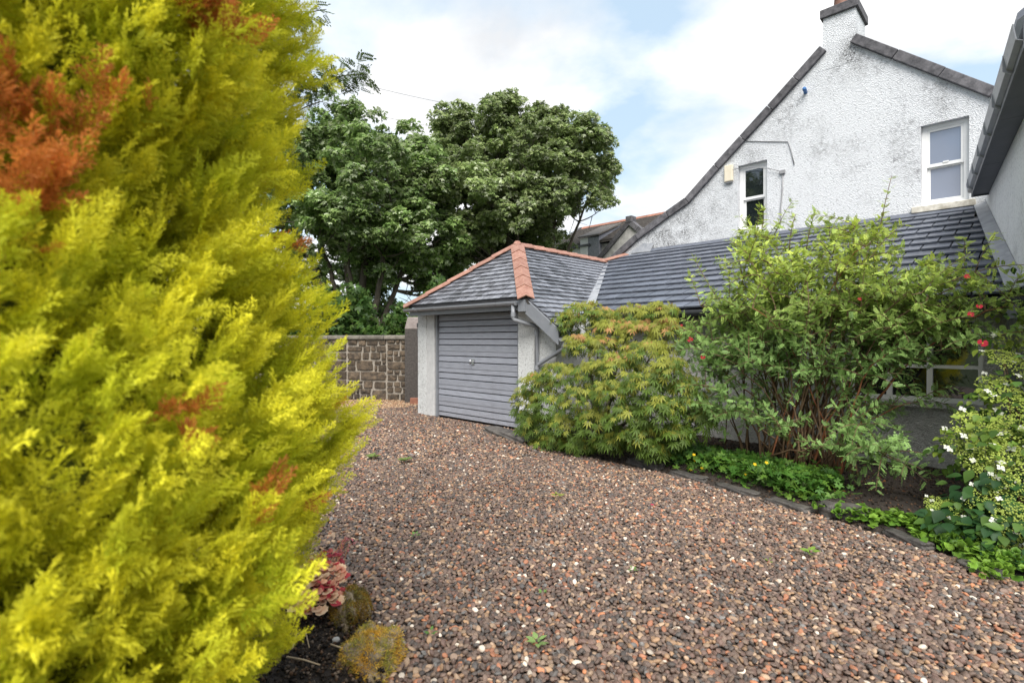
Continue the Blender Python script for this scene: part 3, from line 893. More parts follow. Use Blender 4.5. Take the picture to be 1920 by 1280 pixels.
def ridge_tiles(parent, mat, a, b, na, nb, count, width=.17, thick=.022, name='ridge_tile', over=.05, lift=.05):
    """angular ridge tiles from a (low) to b: two wings falling along directions na and nb"""
    a = np.array(a, float); b = np.array(b, float); d = (b - a) / count
    u = d / np.linalg.norm(d)
    na = np.array(na, float); na = na - u * (na @ u); na /= np.linalg.norm(na)
    nb = np.array(nb, float); nb = nb - u * (nb @ u); nb /= np.linalg.norm(nb)
    upv = -(na + nb); upv /= np.linalg.norm(upv)
    for i in range(count):
        p0 = a + d * i + upv * lift - u * over; p1 = a + d * (i + 1) + upv * lift
        k0 = .018                                     # the lower end rides over the tile before it
        m_ = MB()
        ring = []
        for p, e in ((p0, k0), (p1, 0.0)):
            ring.append([p + na * width + upv * e, p + upv * e, p + nb * width + upv * e, p + nb * width + upv * (e + thick), p + upv * (e + thick * 1.25), p + na * width + upv * (e + thick)])
        vs = ring[0] + ring[1]
        fs = [(0, 1, 4, 5), (1, 2, 3, 4), (11, 10, 7, 6), (10, 9, 8, 7)] + [(i_, 6 + i_, 6 + (i_ + 1) % 6, (i_ + 1) % 6) for i_ in range(6)]
        m_.add(vs, fs)
        m_.build(name, mat, parent, bevel=.004)
def quad_strip(path_l, path_r, thick, nrm):
    m_ = MB()
    for i in range(len(path_l) - 1):
        m_.prism([path_l[i], path_r[i], path_r[i + 1], path_l[i + 1]], np.array(nrm) * thick)
    return m_
def half_gutter(a, b, r, seg=8, t_=.006, up=EZ):
    """half-round gutter trough between a and b (centres of the rim)"""
    a = np.array(a, float); b = np.array(b, float); u = (b - a) / np.linalg.norm(b - a)
    x = np.cross(u, up); x /= np.linalg.norm(x)
    vs = []; n = seg + 1
    for p in (a, b):
        for rr in (r, r - t_):
            for k in range(n):
                an = PI * k / seg
                vs.append(p + x * math.cos(an) * rr - up * math.sin(an) * rr)
    fs = []
    for k in range(seg):
        fs.append((k, k + 1, 2 * n + k + 1, 2 * n + k)); fs.append((n + k, 3 * n + k, 3 * n + k + 1, n + k + 1))
    fs += [(0, 2 * n, 3 * n, n), (seg, n + seg, 3 * n + seg, 2 * n + seg)]
    for base in (0, 2 * n):                                # stop ends
        fs.append(tuple(base + k for k in range(n)))
    return MB().add(vs, fs)

# ------------------------------------------------------------------ garage
G = thing('garage', 'white roughcast garage with grey up-and-over door and hipped slate roof with terracotta ridge', 'garage', L(-7.5, 7.5, 0), THETA)
SM = -7.691                                               # line of the ridge
APEX = L(SM, 7.93, 3.584); REND = L(SM, 11.13, 3.575)
EL = L(-9.40, 6.37, 2.31); ER = L(-5.985, 6.37, 2.31)
PITCH = .741
def roof_r(s): return 3.584 - PITCH * (s - SM)
VERGE = L(-5.262, 6.37, roof_r(-5.262))
VALB = L(-5.66, 7.60, roof_r(-5.66))
# walls
wz = 2.2
def wall_top(s): return roof_r(s) - .10
m_ = MB()
m_.box(-9.43, -9.12, 6.62, 6.85, 0, 2.2)
m_.build('pier', M['garage_wall'], G, bevel=.01)
MB().box(-9.115, -8.855, 6.628, 6.85, 0, 2.2).build('door_surround', M['render'], G, bevel=.008)
m_ = MB(); m_.prism([L(-6.40, 6.62, 0), L(-5.54, 6.62, 0), L(-5.54, 6.62, wall_top(-5.54)), L(-5.98, 6.62, 2.2), L(-6.40, 6.62, 2.2)], ET * .25)
m_.build('wall', M['garage_wall'], G)
m_ = MB(); m_.box(-5.74, -5.542, 6.872, 9.5, 0, wall_top(-5.54)); m_.build('wall', M['garage_wall'], G)
m_ = MB(); m_.box(-9.42, -9.2, 6.852, 12.5, 0, 2.2); m_.build('wall', M['garage_wall'], G)
MB().box(-8.85, -6.41, 6.95, 7.0, 0, 2.2).build('door_backing', M['dark_gap'], G)
MB().box(-9.12, -6.38, 6.64, 6.86, 2.13, 2.2).build('lintel', M['gutter_dark'], G)
MB().box(-8.85, -8.80, 6.66, 6.76, 0, 2.13).build('door_frame', M['grey_paint'], G, bevel=.004)
MB().box(-6.46, -6.405, 6.66, 6.76, 0, 2.13).build('door_frame', M['grey_paint'], G, bevel=.004)
# door: boards split where the grooves are
D = MB().box(-8.80, -6.46, 6.735, 6.75, .02, 2.13).build('garage_door', M['dark_gap'], G)
zs = [1.6 + (637 - v) * .01103 for v in (784.5, 772, 760.6, 740.5, 729.4, 709.5, 698.1, 678, 666.9, 646.6, 636, 624.4, 613.4, 602.5, 590)]
zs = [max(.02, z_) for z_ in zs]
for a, b in zip(zs[:-1], zs[1:]):
    if b - a < .03: continue
    m_ = MB()
    e = .006; t0, t1 = 6.703, 6.734
    m_.add([L(-8.79, t1, a + e), L(-6.47, t1, a + e), L(-6.47, t1, b - .001), L(-8.79, t1, b - .001),
            L(-8.79, t0 - .004, a + e + .008), L(-6.47, t0 - .004, a + e + .008), L(-6.47, t0 + .006, b - .008), L(-8.79, t0 + .006, b - .008)],
           [(0, 1, 5, 4), (1, 2, 6, 5), (2, 3, 7, 6), (3, 0, 4, 7), (4, 5, 6, 7), (3, 2, 1, 0)])
    if b - a > .18:                                        # wide boards carry a faint step
        m_.box(-8.785, -6.475, 6.6945, 6.702, a + .10, b - .012)
    m_.build('door_board', M['door'], D, bevel=.003)
hp = to_st(at_t(888, 678, 6.70))
MB().box(hp[0] - .035, hp[0] + .035, 6.676, 6.693, hp[2] - .055, hp[2] + .055).build('lock_plate', M['metal'], D, bevel=.004)
MB().tube([L(hp[0] - .02, 6.675, hp[2]), L(hp[0] - .02, 6.63, hp[2])], .010, 8).tube([L(hp[0] - .02, 6.63, hp[2] + .05), L(hp[0] - .02, 6.63, hp[2] - .05)], .011, 8).build('door_handle', M['metal'], D, smooth=True)
# roof: decks and coverings
m_ = MB(); m_.prism([EL, ER, APEX], (0, 0, -.04)); m_.build('roof_deck', M['deck'], G)
m_ = MB(); m_.prism([VERGE, VALB, REND, APEX, ER], (0, 0, -.04)); m_.build('roof_deck', M['deck'], G)
m_ = MB(); m_.prism([APEX, REND, L(-9.4, 11.13, 2.31), EL], (0, 0, -.03)); m_.build('roof_deck', M['slate'], G)
roof_cover(G, 'slate', 'slates', M['slate'], [EL, ER, APEX], L(0, -1, -.8), .19, .145, .011, 140, .010, 4, .022)
near = np.array([0, 0, CAM_H])
roof_cover(G, 'slate', 'slates', M['slate'], [VERGE, VALB, REND, APEX, ER], L(1, 0, -.741), .19, .145, .011, 160, .010, 5, .022, rank=lambda p: np.linalg.norm(p - near) + (3 if p[2] < 2.35 else 0))
ns = L(1, 0, -PITCH); nf = L(0, -1, -.8167); nl = L(-1, 0, -PITCH)
ridge_tiles(G, M['terracotta'], ER - EZ * .0 - (APEX - ER) * .015, APEX, nf, ns, 6, .16)
ridge_tiles(G, M['terracotta'], EL - (APEX - EL) * .015, APEX, nf, nl, 5, .15)
ridge_tiles(G, M['terracotta'], REND, APEX, ns, nl, 8, .15, over=.05)
MB().tube([APEX + EZ * .03, APEX + EZ * .10], [.10, .05], 8).build('ridge_cap', M['terracotta'], G)
# mortar under the hip foot
m_ = MB(); c0 = ER + EZ * .0 + L(0, -.03, -.02)
m_.add([c0 + L(-.13, .02, -.10), c0 + L(.13, .0, -.10), c0 + L(0, 0, .06), c0 + L(0, .15, .0)], [(0, 1, 2), (0, 2, 3), (1, 3, 2), (0, 3, 1)])
m_.build('hip_mortar', M['edging'], G)
# fascia, soffit, bargeboard, gutters, pipes
MB().box(-9.36, -6.10, 6.355, 6.385, 2.10, 2.262).build('fascia', M['grey_paint'], G, bevel=.004)
MB().box(-9.36, -6.05, 6.387, 6.616, 2.205, 2.225).build('soffit', M['grey_paint'], G)
MB().box(-6.098, -5.95, 6.30, 6.385, 2.07, 2.27).build('fascia_end', M['grey_paint'], G, bevel=.006)
bz = lambda s: roof_r(s) - .015
m_ = MB(); m_.prism([L(-6.06, 6.345, 2.10), L(-5.27, 6.345, bz(-5.27) - .255), L(-5.265, 6.345, bz(-5.265)), L(-5.945, 6.345, bz(-5.945)), L(-5.945, 6.345, 2.26)], ET * .035)
m_.build('bargeboard', M['grey_paint'], G, bevel=.004)
m_ = MB(); m_.prism([L(-6.0, 6.385, bz(-6.0) - .2), L(-5.30, 6.385, bz(-5.30) - .2), L(-5.30, 6.385, bz(-5.30) - .17), L(-6.0, 6.385, bz(-6.0) - .17)], ET * .23)
m_.build('soffit', M['grey_paint'], G)
half_gutter(L(-9.42, 6.29, 2.245), L(-6.13, 6.29, 2.235), .06).build('gutter', M['pipe'], G, smooth=False)
for s_ in (-9.0, -8.35, -7.55, -6.6):
    half_gutter(L(s_, 6.29, 2.240), L(s_ + .05, 6.29, 2.240), .066).build('gutter_bracket', M['pipe'], G)
pz = [L(-6.20, 6.29, 2.19), L(-6.20, 6.29, 1.98), L(-6.19, 6.30, 1.94), L(-5.93, 6.52, 1.84), L(-5.90, 6.55, 1.80), L(-5.90, 6.55, .02)]
MB().tube(pz, .036, 10).build('downpipe', M['pipe'], G, smooth=True)
MB().tube([L(-6.20, 6.29, 2.06), L(-6.20, 6.29, 1.99)], .043, 10).build('pipe_collar', M['pipe'], G, smooth=False)
MB().tube([L(-5.90, 6.55, 1.76), L(-5.90, 6.55, 1.68)], .043, 10).build('pipe_collar', M['pipe'], G)
MB().tube([L(-5.90, 6.55, 1.17), L(-5.90, 6.55, 1.10)], .043, 10).build('pipe_collar', M['pipe'], G)
half_gutter(L(-5.215, 6.36, 1.63), L(-5.215, 7.6, 1.64), .055).build('gutter', M['pipe'], G)
MB().tube([L(-5.215, 6.44, 1.60), L(-5.215, 6.44, 1.50), L(-5.25, 6.455, 1.46), L(-5.86, 6.56, 1.19), L(-5.895, 6.555, 1.15)], .034, 10).build('downpipe', M['pipe'], G, smooth=True)
MB().tube([L(-5.215, 6.44, 1.56), L(-5.215, 6.44, 1.49)], .041, 10).build('pipe_collar', M['pipe'], G)
# hopper and pipe on the far left corner
ps = -9.475
pt = 6.76
MB().tube([L(ps, pt, .06), L(ps, pt, 1.72)], .034, 8).build('downpipe', M['pipe'], G, smooth=True)
m_ = MB(); m_.box(ps - .075, ps + .05, pt - .07, pt + .07, 1.66, 1.86); m_.build('rain_hopper', M['pipe'], G, bevel=.012)
m_ = MB(); m_.box(ps - .085, ps + .05, pt - .08, pt + .08, 1.87, 1.97); m_.build('rain_hopper', M['gutter_dark'], G, bevel=.01)

# ------------------------------------------------------------------ lean-to extension
LN = thing('lean_to', 'single storey lean-to with dark concrete tiles between the garage and the tall white gable', 'extension', L(-3, 9, 0), THETA)
def roof_l(t): return 2.369 + .4147 * (t - 8.333)
TG = 11.75
def wing_s(t): return .86 - .117 * t                      # face of the right-hand wing
lt0 = 7.58
P_er = L(wing_s(lt0) - .09, lt0, roof_l(lt0)); P_tr = L(wing_s(TG) - .14, TG - .02, roof_l(TG - .02))
P_tl = L(-7.45, TG - .02, roof_l(TG - .02)); P_re = L(SM + .02, 11.13, roof_l(11.13)); P_vb = L(-5.60, lt0, roof_l(lt0))
m_ = MB(); m_.prism([P_vb, L(.1, lt0, roof_l(lt0)), L(-.45, TG, roof_l(TG)), P_tl, P_re], (0, 0, -.05)); m_.build('roof_deck', M['deck'], LN)
roof_cover(LN, 'roof_tile', 'roof_tiles', M['tile'], [P_vb, P_er, P_tr, P_tl, P_re], L(0, -1, -.4147), .333, .3455, .026, 300, 0.0, 3, .036,
           rank=lambda p: np.linalg.norm(p - near))
MB().box(-5.74, -1.66, 7.85, 8.1, 0, 2.12).build('wall', M['leanto_wall'], LN)
MB().box(-1.66, -.36, 7.85, 8.1, 0, .86).build('wall', M['leanto_wall'], LN)
MB().box(-1.66, -.36, 7.85, 8.1, 1.86, 2.12).build('wall', M['leanto_wall'], LN)
MB().box(-.36, .05, 7.85, 8.1, 0, 2.12).build('wall', M['leanto_wall'], LN)
MB().box(-5.6, .05, 7.60, 7.848, 2.02, 2.035).build('soffit', M['soffit'], LN)
MB().box(-5.6, .02, 7.575, 7.598, 1.93, 2.05).build('fascia', M['gutter_dark'], LN, bevel=.004)
half_gutter(L(-5.5, 7.50, 2.02), L(.0, 7.50, 2.03), .065).build('gutter', M['gutter_dark'], LN)
MB().tube([L(-.13, 7.50, 1.97), L(-.13, 7.50, 1.86), L(-.13, 7.74, 1.66), L(-.13, 7.76, 1.6), L(-.13, 7.76, .05)], .04, 10).build('downpipe', M['pipe'], LN, smooth=True)
MB().tube([L(-.13, 7.50, 1.96), L(-.13, 7.50, 1.82)], .06, 10).build('pipe_collar', M['pipe'], LN)
# its window
Wn = MB()
for a, b, c, d in ((-1.655, -1.605, .865, 1.855), (-.41, -.365, .865, 1.855), (-1.605, -.41, .865, .92), (-1.605, -.41, 1.80, 1.855)):
    Wn.box(a, b, 7.885, 7.955, c, d)
WN = Wn.build('window', M['white_paint'], LN)
MB().box(-1.262, -1.205, 7.88, 7.95, .922, 1.798).build('mullion', M['white_paint'], WN)
MB().box(-.868, -.812, 7.88, 7.95, .922, 1.798).build('mullion', M['white_paint'], WN)
for a, b in ((-1.604, -1.264), (-1.203, -.870), (-.810, -.412)):
    MB().box(a, b, 7.89, 7.94, 1.265, 1.305).build('glazing_bar', M['white_paint'], WN)
    MB().box(a, b, 7.925, 7.932, .922, 1.263).build('pane', M['glass_dark'], WN)
    MB().box(a, b, 7.925, 7.932, 1.307, 1.798).build('pane', M['glass_dark'], WN)
MB().box(-1.72, -.33, 7.78, 7.86, .80, .862).build('sill', M['leanto_wall'], WN, bevel=.006)
# valley lead, abutment gutter, hip tile and corner flashing
va0 = L(SM + .02, 11.13, 3.545); va1 = L(-5.60, lt0 - .02, 2.075)
dv = L(.085, -.0, 0)
MB().prism([va0 - dv + EZ * .015, va0 + dv * 1.1 + EZ * .012, va1 + dv * 1.5 + EZ * .035, va1 - dv * .9 + EZ * .045], EZ * .012).build('valley_flashing', M['lead'], LN)
g0 = [L(wing_s(t) - .155, t, roof_l(t) + .085) for t in (7.5, 9, 10.4, 11.7)]; g1 = [L(wing_s(t) - .005, t, roof_l(t) + .13) for t in (7.5, 9, 10.4, 11.7)]
quad_strip(g0, g1, .012, EZ).build('abutment_flashing', M['lead'], LN)
ridge_tiles(LN, M['terracotta'], REND + EZ * .0, P_tl, L(0, -1, -.41), L(-1, 0, -.5), 1, .15, name='hip_tile')
m_ = MB(); m_.prism([L(-7.35, TG - .06, 3.82), L(-6.72, TG - .06, 3.80), L(-6.65, TG - .015, 3.99), L(-6.95, TG - .015, 4.02)], L(0, .0, .02)); m_.build('corner_flashing', M['lead'], LN)
MB().prism([L(-6.7, TG - .10, roof_l(TG - .1) + .048), L(-.62, TG - .10, roof_l(TG - .1) + .048), L(-.66, TG - .012, roof_l(TG) + .085), L(-6.7, TG - .012, roof_l(TG) + .085)], EZ * .012).build('top_flashing', M['tile'], LN)

# ------------------------------------------------------------------ gable house
H = thing('gable_house', 'tall white roughcast gable end with dark stone skews, chimney and two sash windows', 'house', L(-2.65, 12, 0), THETA)
OUT_L = [(-7.95, 3.78), (-7.17, 4.29), (-6.31, 4.73), (-5.81, 4.97), (-5.11, 5.59), (-3.96, 6.57), (-2.96, 7.44)]
OUT_R = [(-2.34, 7.44), (-.36, 5.74), (2.6, 3.2)]
WL = (-4.585, -3.975, 3.985, 5.445); WR = (-1.375, -.725, 3.975, 5.405)
# gable wall as strips between window edges so the openings are real
def top_at(s):
    pts = OUT_L + OUT_R
    return float(np.interp(s, [p[0] for p in pts], [p[1] for p in pts])) - .10
brk = sorted(set([-7.8, 2.5, WL[0], WL[1], WR[0], WR[1], -2.96, -2.34] + [p[0] for p in OUT_L[1:]] + [p[0] for p in OUT_R[:2]]))
m_ = MB()
for a, b in zip(brk[:-1], brk[1:]):
    sp = [(0.0, None)]
    for Wd in (WL, WR):
        if a >= Wd[0] - 1e-6 and b <= Wd[1] + 1e-6: sp = [(0.0, Wd[2]), (Wd[3], None)]
    for z0, z1 in sp:
        if z1 is None: poly = [L(a, TG, z0), L(b, TG, z0), L(b, TG, top_at(b)), L(a, TG, top_at(a))]
        else: poly = [L(a, TG, z0), L(b, TG, z0), L(b, TG, z1), L(a, TG, z1)]
        m_.prism(poly, ET * .35)
m_.build('wall', M['gable'], H)
# house body and roof behind the gable
m_ = MB(); m_.box(-7.6, 2.4, 12.11, 20, 0, 3.3); m_.build('wall', M['gable'], H)
for side in (OUT_L, OUT_R):
    for p, q in zip(side[:-1], side[1:]):
        MB().prism([L(p[0], 12.08, p[1] - .16), L(q[0], 12.08, q[1] - .16), L(q[0], 12.08, q[1] - .08), L(p[0], 12.08, p[1] - .08)], ET * 7.9).build('roof', M['old_slate'], H)
MB().prism([L(-2.97, 12.08, 7.36), L(-2.33, 12.08, 7.36), L(-2.65, 12.08, 7.62)], ET * 7.9).build('roof', M['old_slate'], H)
# skew stones
def skews(pts, cut):
    P_ = [np.array(p) for p in pts]
    seglen = [np.linalg.norm(P_[i + 1] - P_[i]) for i in range(len(P_) - 1)]
    nsm = []
    for i in range(len(P_)):
        d = P_[min(i + 1, len(P_) - 1)] - P_[max(i - 1, 0)]; d = d / np.linalg.norm(d); nsm.append(np.array([-d[1], d[0]]))
    for i, l in enumerate(seglen):
        k = max(1, round(l / cut))
        for j in range(k):
            f0, f1 = j / k, (j + 1) / k
            p = P_[i] * (1 - f0) + P_[i + 1] * f0; q = P_[i] * (1 - f1) + P_[i + 1] * f1
            n0 = nsm[i] * (1 - f0) + nsm[i + 1] * f0; n1 = nsm[i] * (1 - f1) + nsm[i + 1] * f1
            e = (q - p) / np.linalg.norm(q - p) * .004
            p = p + e; q = q - e
            dz = random.uniform(-.008, .008)
            a, b, c, d = p - n0 * .17, q - n1 * .17, q + n1 * dz, p + n0 * dz
            MB().prism([L(x_[0], TG - .07 + dz, x_[1]) for x_ in (a, b, c, d)], ET * .43).build('skew_stone', M['skew'], H, bevel=.012)
skews(OUT_L, .75)
skews(OUT_R, .9)
# chimney
CH = MB()
CH.add([L(-3.02, TG - .004, 6.95), L(-2.30, TG - .004, 6.95), L(-2.30, TG + .8, 6.95), L(-3.02, TG + .8, 6.95), L(-2.925, TG - .004, 7.45), L(-2.36, TG - .004, 7.45), L(-2.36, TG + .8, 7.45), L(-2.925, TG + .8, 7.45),
        L(-2.915, TG - .004, 7.97), L(-2.365, TG - .004, 7.97), L(-2.365, TG + .8, 7.97), L(-2.915, TG + .8, 7.97)],
       [(0, 1, 5, 4), (1, 2, 6, 5), (2, 3, 7, 6), (3, 0, 4, 7), (4, 5, 9, 8), (5, 6, 10, 9), (6, 7, 11, 10), (7, 4, 8, 11), (8, 9, 10, 11), (3, 2, 1, 0)])
CHO = CH.build('chimney', M['gable'], H)
MB().box(-2.965, -2.32, TG - .055, TG + .86, 7.972, 8.14).build('chimney_cap', M['skew'], CHO, bevel=.012)
for dt_ in (.2, .62):
    MB().tube([L(-2.64, TG + dt_, 8.14), L(-2.64, TG + dt_, 8.2), L(-2.64, TG + dt_, 8.55), L(-2.64, TG + dt_, 8.56), L(-2.64, TG + dt_, 8.63)], [.13, .14, .115, .14, .14], 14).build('chimney_pot', M['terracotta'], CHO, smooth=True)
# sash windows
def sash_window(Wd, glass, horn=True):
    s0, s1, z0, z1 = Wd
    f = .075
    fr = MB()
    t0, t1 = TG + .10, TG + .20
    for a, b, c, d in ((s0 + .002, s0 + f, z0, z1 - .002), (s1 - f, s1 - .002, z0, z1 - .002), (s0 + f, s1 - f, z0, z0 + f * .9), (s0 + f, s1 - f, z1 - f * .9, z1 - .002)):
        fr.box(a, b, t0, t1, c, d)
    Wo = fr.build('window', M['white_paint'], H)
    zm = (z0 + z1) / 2 + .01
    lo = MB()                                               # lower sash sits behind the upper one
    for a, b, c, d in ((s0 + f + .001, s0 + f + .045, z0 + f * .9 + .001, zm - .02), (s1 - f - .045, s1 - f - .001, z0 + f * .9 + .001, zm - .02), (s0 + f + .045, s1 - f - .045, z0 + f * .9 + .001, z0 + f * .9 + .055), (s0 + f + .045, s1 - f - .045, zm - .06, zm - .02)):
        lo.box(a, b, t0 + .055, t1 - .01, c, d)
    lo.build('lower_sash', M['white_paint'], Wo)
    up = MB()
    for a, b, c, d in ((s0 + f + .001, s0 + f + .040, zm + .02, z1 - f * .9 - .001), (s1 - f - .040, s1 - f - .001, zm + .02, z1 - f * .9 - .001), (s0 + f + .001, s1 - f - .001, zm - .035, zm + .02), (s0 + f + .04, s1 - f - .04, z1 - f * .9 - .045, z1 - f * .9 - .001)):
        up.box(a, b, t0 + .012, t0 + .05, c, d)
    up.build('upper_sash', M['white_paint'], Wo)
    MB().box(s0 + f + .02, s1 - f - .02, t0 + .07, t0 + .078, z0 + f, zm - .03).build('pane', glass, Wo)
    MB().box(s0 + f + .02, s1 - f - .02, t0 + .028, t0 + .036, zm, z1 - f - .005).build('pane', glass, Wo)
    return Wo
wo = sash_window(WL, M['glass_dark'])
MB().box(WL[0] - .10, WL[1] + .12, TG - .035, TG + .10, WL[2] - .11, WL[2] - .004).build('sill', M['gable'], wo, bevel=.008)
wo = sash_window(WR, M['glass'])
MB().box(WR[0] - .13, WR[1] + .085, TG - .06, TG + .10, WR[2] - .115, WR[2] - .004).build('sill', M['sill'], wo, bevel=.01)
MB().box(-1.08, -1.0, TG + .10, TG + .118, 4.712, 4.735).build('sash_lock', M['white_paint'], wo)

# fixtures on the gable
AB = thing('alarm_box', 'cream plastic alarm box on the white gable left of the smaller window', 'alarm box', L(-4.775, TG, 5.12), THETA)
MB().box(-4.87, -4.68, TG - .075, TG - .001, 5.13, 5.50).build('cover', M['alarm'], AB, bevel=.018)
MB().box(-4.855, -4.695, TG - .055, TG - .001, 5.10, 5.128).build('base', M['cable'], AB, bevel=.006)
VP = MB().tube([L(-3.23, TG - .002, 6.62), L(-3.225, TG - .10, 6.645), L(-3.22, TG - .14, 6.655)], .036, 12).build('vent_pipe', M['blue_pipe'], None, smooth=True)
props(VP, 'short blue pipe stub sticking out high on the white gable', 'pipe')
CB = thing('wall_cable', 'thin grey cable with a junction box beside the smaller gable window', 'cable', L(-3.67, TG, 5.1), THETA)
MB().box(-3.72, -3.61, TG - .05, TG - .001, 5.06, 5.14).build('junction_box', M['cable'], CB, bevel=.01)
MB().tube([L(-3.66, TG - .015, 5.06), L(-3.67, TG - .015, 4.7), L(-3.70, TG - .015, 4.35), L(-3.70, TG - .015, 4.05), L(-3.80, TG - .015, 3.88)], .012, 6).build('cable', M['cable'], CB, smooth=True)
MB().tube([L(-3.70, TG - .03, 5.12), L(-3.9, TG - .05, 5.22), L(-4.3, TG - .05, 5.34), L(-4.68, TG - .05, 5.38)], .008, 6).build('cable', M['cable'], CB, smooth=True)
MB().tube([L(-4.45, TG - .012, 5.96), L(-4.0, TG - .012, 5.83), L(-3.56, TG - .012, 5.71), L(-3.50, TG - .012, 5.5), L(-3.44, TG - .012, 5.2)], .009, 6).build('cable', M['cable'], CB, smooth=True)

# ------------------------------------------------------------------ right-hand wing
WG = thing('side_wing', 'white roughcast wing at the far right with dark boxed eaves and gutter', 'house wing', L(1, 8, 0), THETA)
p0, p1 = (wing_s(6.0), 6.0), (wing_s(12.0), 12.0)
MB().prism([L(*p0, 0), L(*p0, 3.98), L(p1[0], p1[1], 3.98), L(p1[0], p1[1], 0)], L(.3, 0, 0)).build('wall', M['wing_wall'], WG)
ez = 3.93
tA, tB = 5.8, 11.25
so = lambda t: wing_s(t) - .19
tb = [5.8, 7.6, 9.4, 11.25]
for ta_, tc_ in zip(tb[:-1], tb[1:]):
    MB().prism([L(so(ta_), ta_ + .004, ez), L(wing_s(ta_) - .003, ta_ + .004, ez), L(wing_s(tc_) - .003, tc_ - .004, ez), L(so(tc_), tc_ - .004, ez)], EZ * .02).build('soffit_board', M['soffit'], WG)
for t_ in (6.4, 7.3, 8.2, 9.1, 10.0, 10.9):
    MB().prism([L(so(t_) - .028, t_, ez + .02), L(so(t_) - .092, t_, ez + .063), L(so(t_) - .094, t_, ez + .203), L(so(t_) - .028, t_, ez + .203)], ET * .018).build('gutter_bracket', M['pipe'], WG)
m_ = MB(); m_.prism([L(so(tA) - .025, tA, ez - .02), L(so(tA), tA, ez - .02), L(so(tB), tB, ez - .02), L(so(tB) - .025, tB, ez - .02)], EZ * .20); m_.build('fascia', M['soffit'], WG)
m_ = MB(); m_.prism([L(so(tB) - .02, tB + .003, ez - .02), L(wing_s(tB), tB + .003, ez - .02), L(wing_s(tB), tB + .003, ez + .2), L(so(tB) - .02, tB + .003, ez + .2)], ET * .02); m_.build('fascia', M['soffit'], WG)
m_ = MB(); m_.prism([L(so(tA) - .028, tA, ez + .045), L(so(tB) - .028, tB + .03, ez + .045), L(so(tB) - .07, tB + .03, ez + .068), L(so(tA) - .07, tA, ez + .068)], EZ * .005)
m_.prism([L(so(tA) - .07, tA, ez + .07), L(so(tA) - .062, tA, ez + .07), L(so(tB) - .062, tB + .03, ez + .07), L(so(tB) - .07, tB + .03, ez + .07)], L(-.02, 0, .13))
m_.prism([L(so(tB) - .07, tB + .031, ez + .07), L(so(tB) - .028, tB + .031, ez + .05), L(so(tB) - .028, tB + .031, ez + .2), L(so(tB) - .09, tB + .031, ez + .2)], ET * .006)
m_.build('gutter', M['pipe'], WG)
MB().prism([L(so(tA) - .06, tA, ez + .215), L(so(tB) - .06, tB + .02, ez + .215), L(so(tB) + 3.5, tB + .02, ez + 2.9), L(so(tA) + 3.5, tA, ez + 2.9)], EZ * .06).build('roof', M['tile'], WG)

# ------------------------------------------------------------------ rubble wall and pillar
WY = 13.85
RW = thing('rubble_wall', 'low brown rubble stone wall with pale mortar behind the yellow conifer', 'stone wall', (-4.8, WY, 0))
def wy(x): return WY - (x + 2.8) * .26 - .1
ang = math.atan2(-.26, 1)
m_ = MB(); m_.hexa([(-8.5, wy(-8.5) + .02, 0), (-2.72, wy(-2.72) + .02, 0), (-2.72, wy(-2.72) + .4, 0), (-8.5, wy(-8.5) + .4, 0)], [(-8.5, wy(-8.5) + .02, 1.62), (-2.72, wy(-2.72) + .02, 1.62), (-2.72, wy(-2.72) + .4, 1.62), (-8.5, wy(-8.5) + .4, 1.62)])
m_.build('mortar', M['mortar'], RW)
rs = random.Random(21)
def wall_stone(x0, x1, z0, z1):
    x0 += rs.uniform(-.006, .012); x1 -= rs.uniform(-.006, .012); z0 += rs.uniform(-.008, .022); z1 -= rs.uniform(-.008, .022)
    cx_, cz_ = (x0 + x1) / 2, (z0 + z1) / 2; hw, hh = (x1 - x0) / 2, (z1 - z0) / 2
    out_ = []; inn = []
    for k in range(12):
        a = (45, 60, 90, 120, 135, 158, 202, 225, 260, 280, 315, 0)[k] * PI / 180 + rs.uniform(-.06, .06)
        c, s_ = math.cos(a), math.sin(a)
        q = 1 / max(abs(c), abs(s_)); q = min(q, 1.36) * rs.uniform(.93, 1.02)
        out_.append((cx_ + c * q * hw, cz_ + s_ * q * hh)); k2 = rs.uniform(.82, .92); inn.append((cx_ + c * q * hw * k2, cz_ + s_ * q * hh * k2))
    pr = rs.uniform(.012, .035); K = len(out_)
    vs = [(x_, wy(x_) + .05, z_) for x_, z_ in out_] + [(x_, wy(x_) + .008, z_) for x_, z_ in out_] + [(x_, wy(x_) - pr * rs.uniform(.6, 1.15), z_) for x_, z_ in inn] + [(cx_ + hw * rs.uniform(-.2, .2), wy(cx_) - pr * 1.2, cz_ + hh * rs.uniform(-.2, .2))]
    fs = []
    for k in range(K):
        j = (k + 1) % K
        fs += [(k, j, K + j, K + k), (K + k, K + j, 2 * K + j, 2 * K + k), (2 * K + k, 2 * K + j, 3 * K)]
    MB().add(vs, fs).build('stone', M['wall_stone'], RW)
def split_wall(x0, x1, z0, z1):
    w_, h_ = x1 - x0, z1 - z0
    if h_ > .34 or (h_ > .22 and h_ > w_ * .75 and rs.random() < .8):
        f = rs.uniform(.36, .64); split_wall(x0, x1, z0, z0 + h_ * f); split_wall(x0, x1, z0 + h_ * f, z1)
    elif w_ > max(.30, h_ * rs.uniform(1.6, 3.2)):
        f = rs.uniform(.3, .7); split_wall(x0, x0 + w_ * f, z0, z1); split_wall(x0 + w_ * f, x1, z0, z1)
    elif h_ > .26 and rs.random() < .45:
        f = rs.uniform(.35, .65); split_wall(x0, x1, z0, z0 + h_ * f); split_wall(x0, x1, z0 + h_ * f, z1)
    else:
        g_ = .014
        wall_stone(x0 + g_, x1 - g_, z0 + g_ * .8, z1 - g_ * .8)
x_ = -8.45
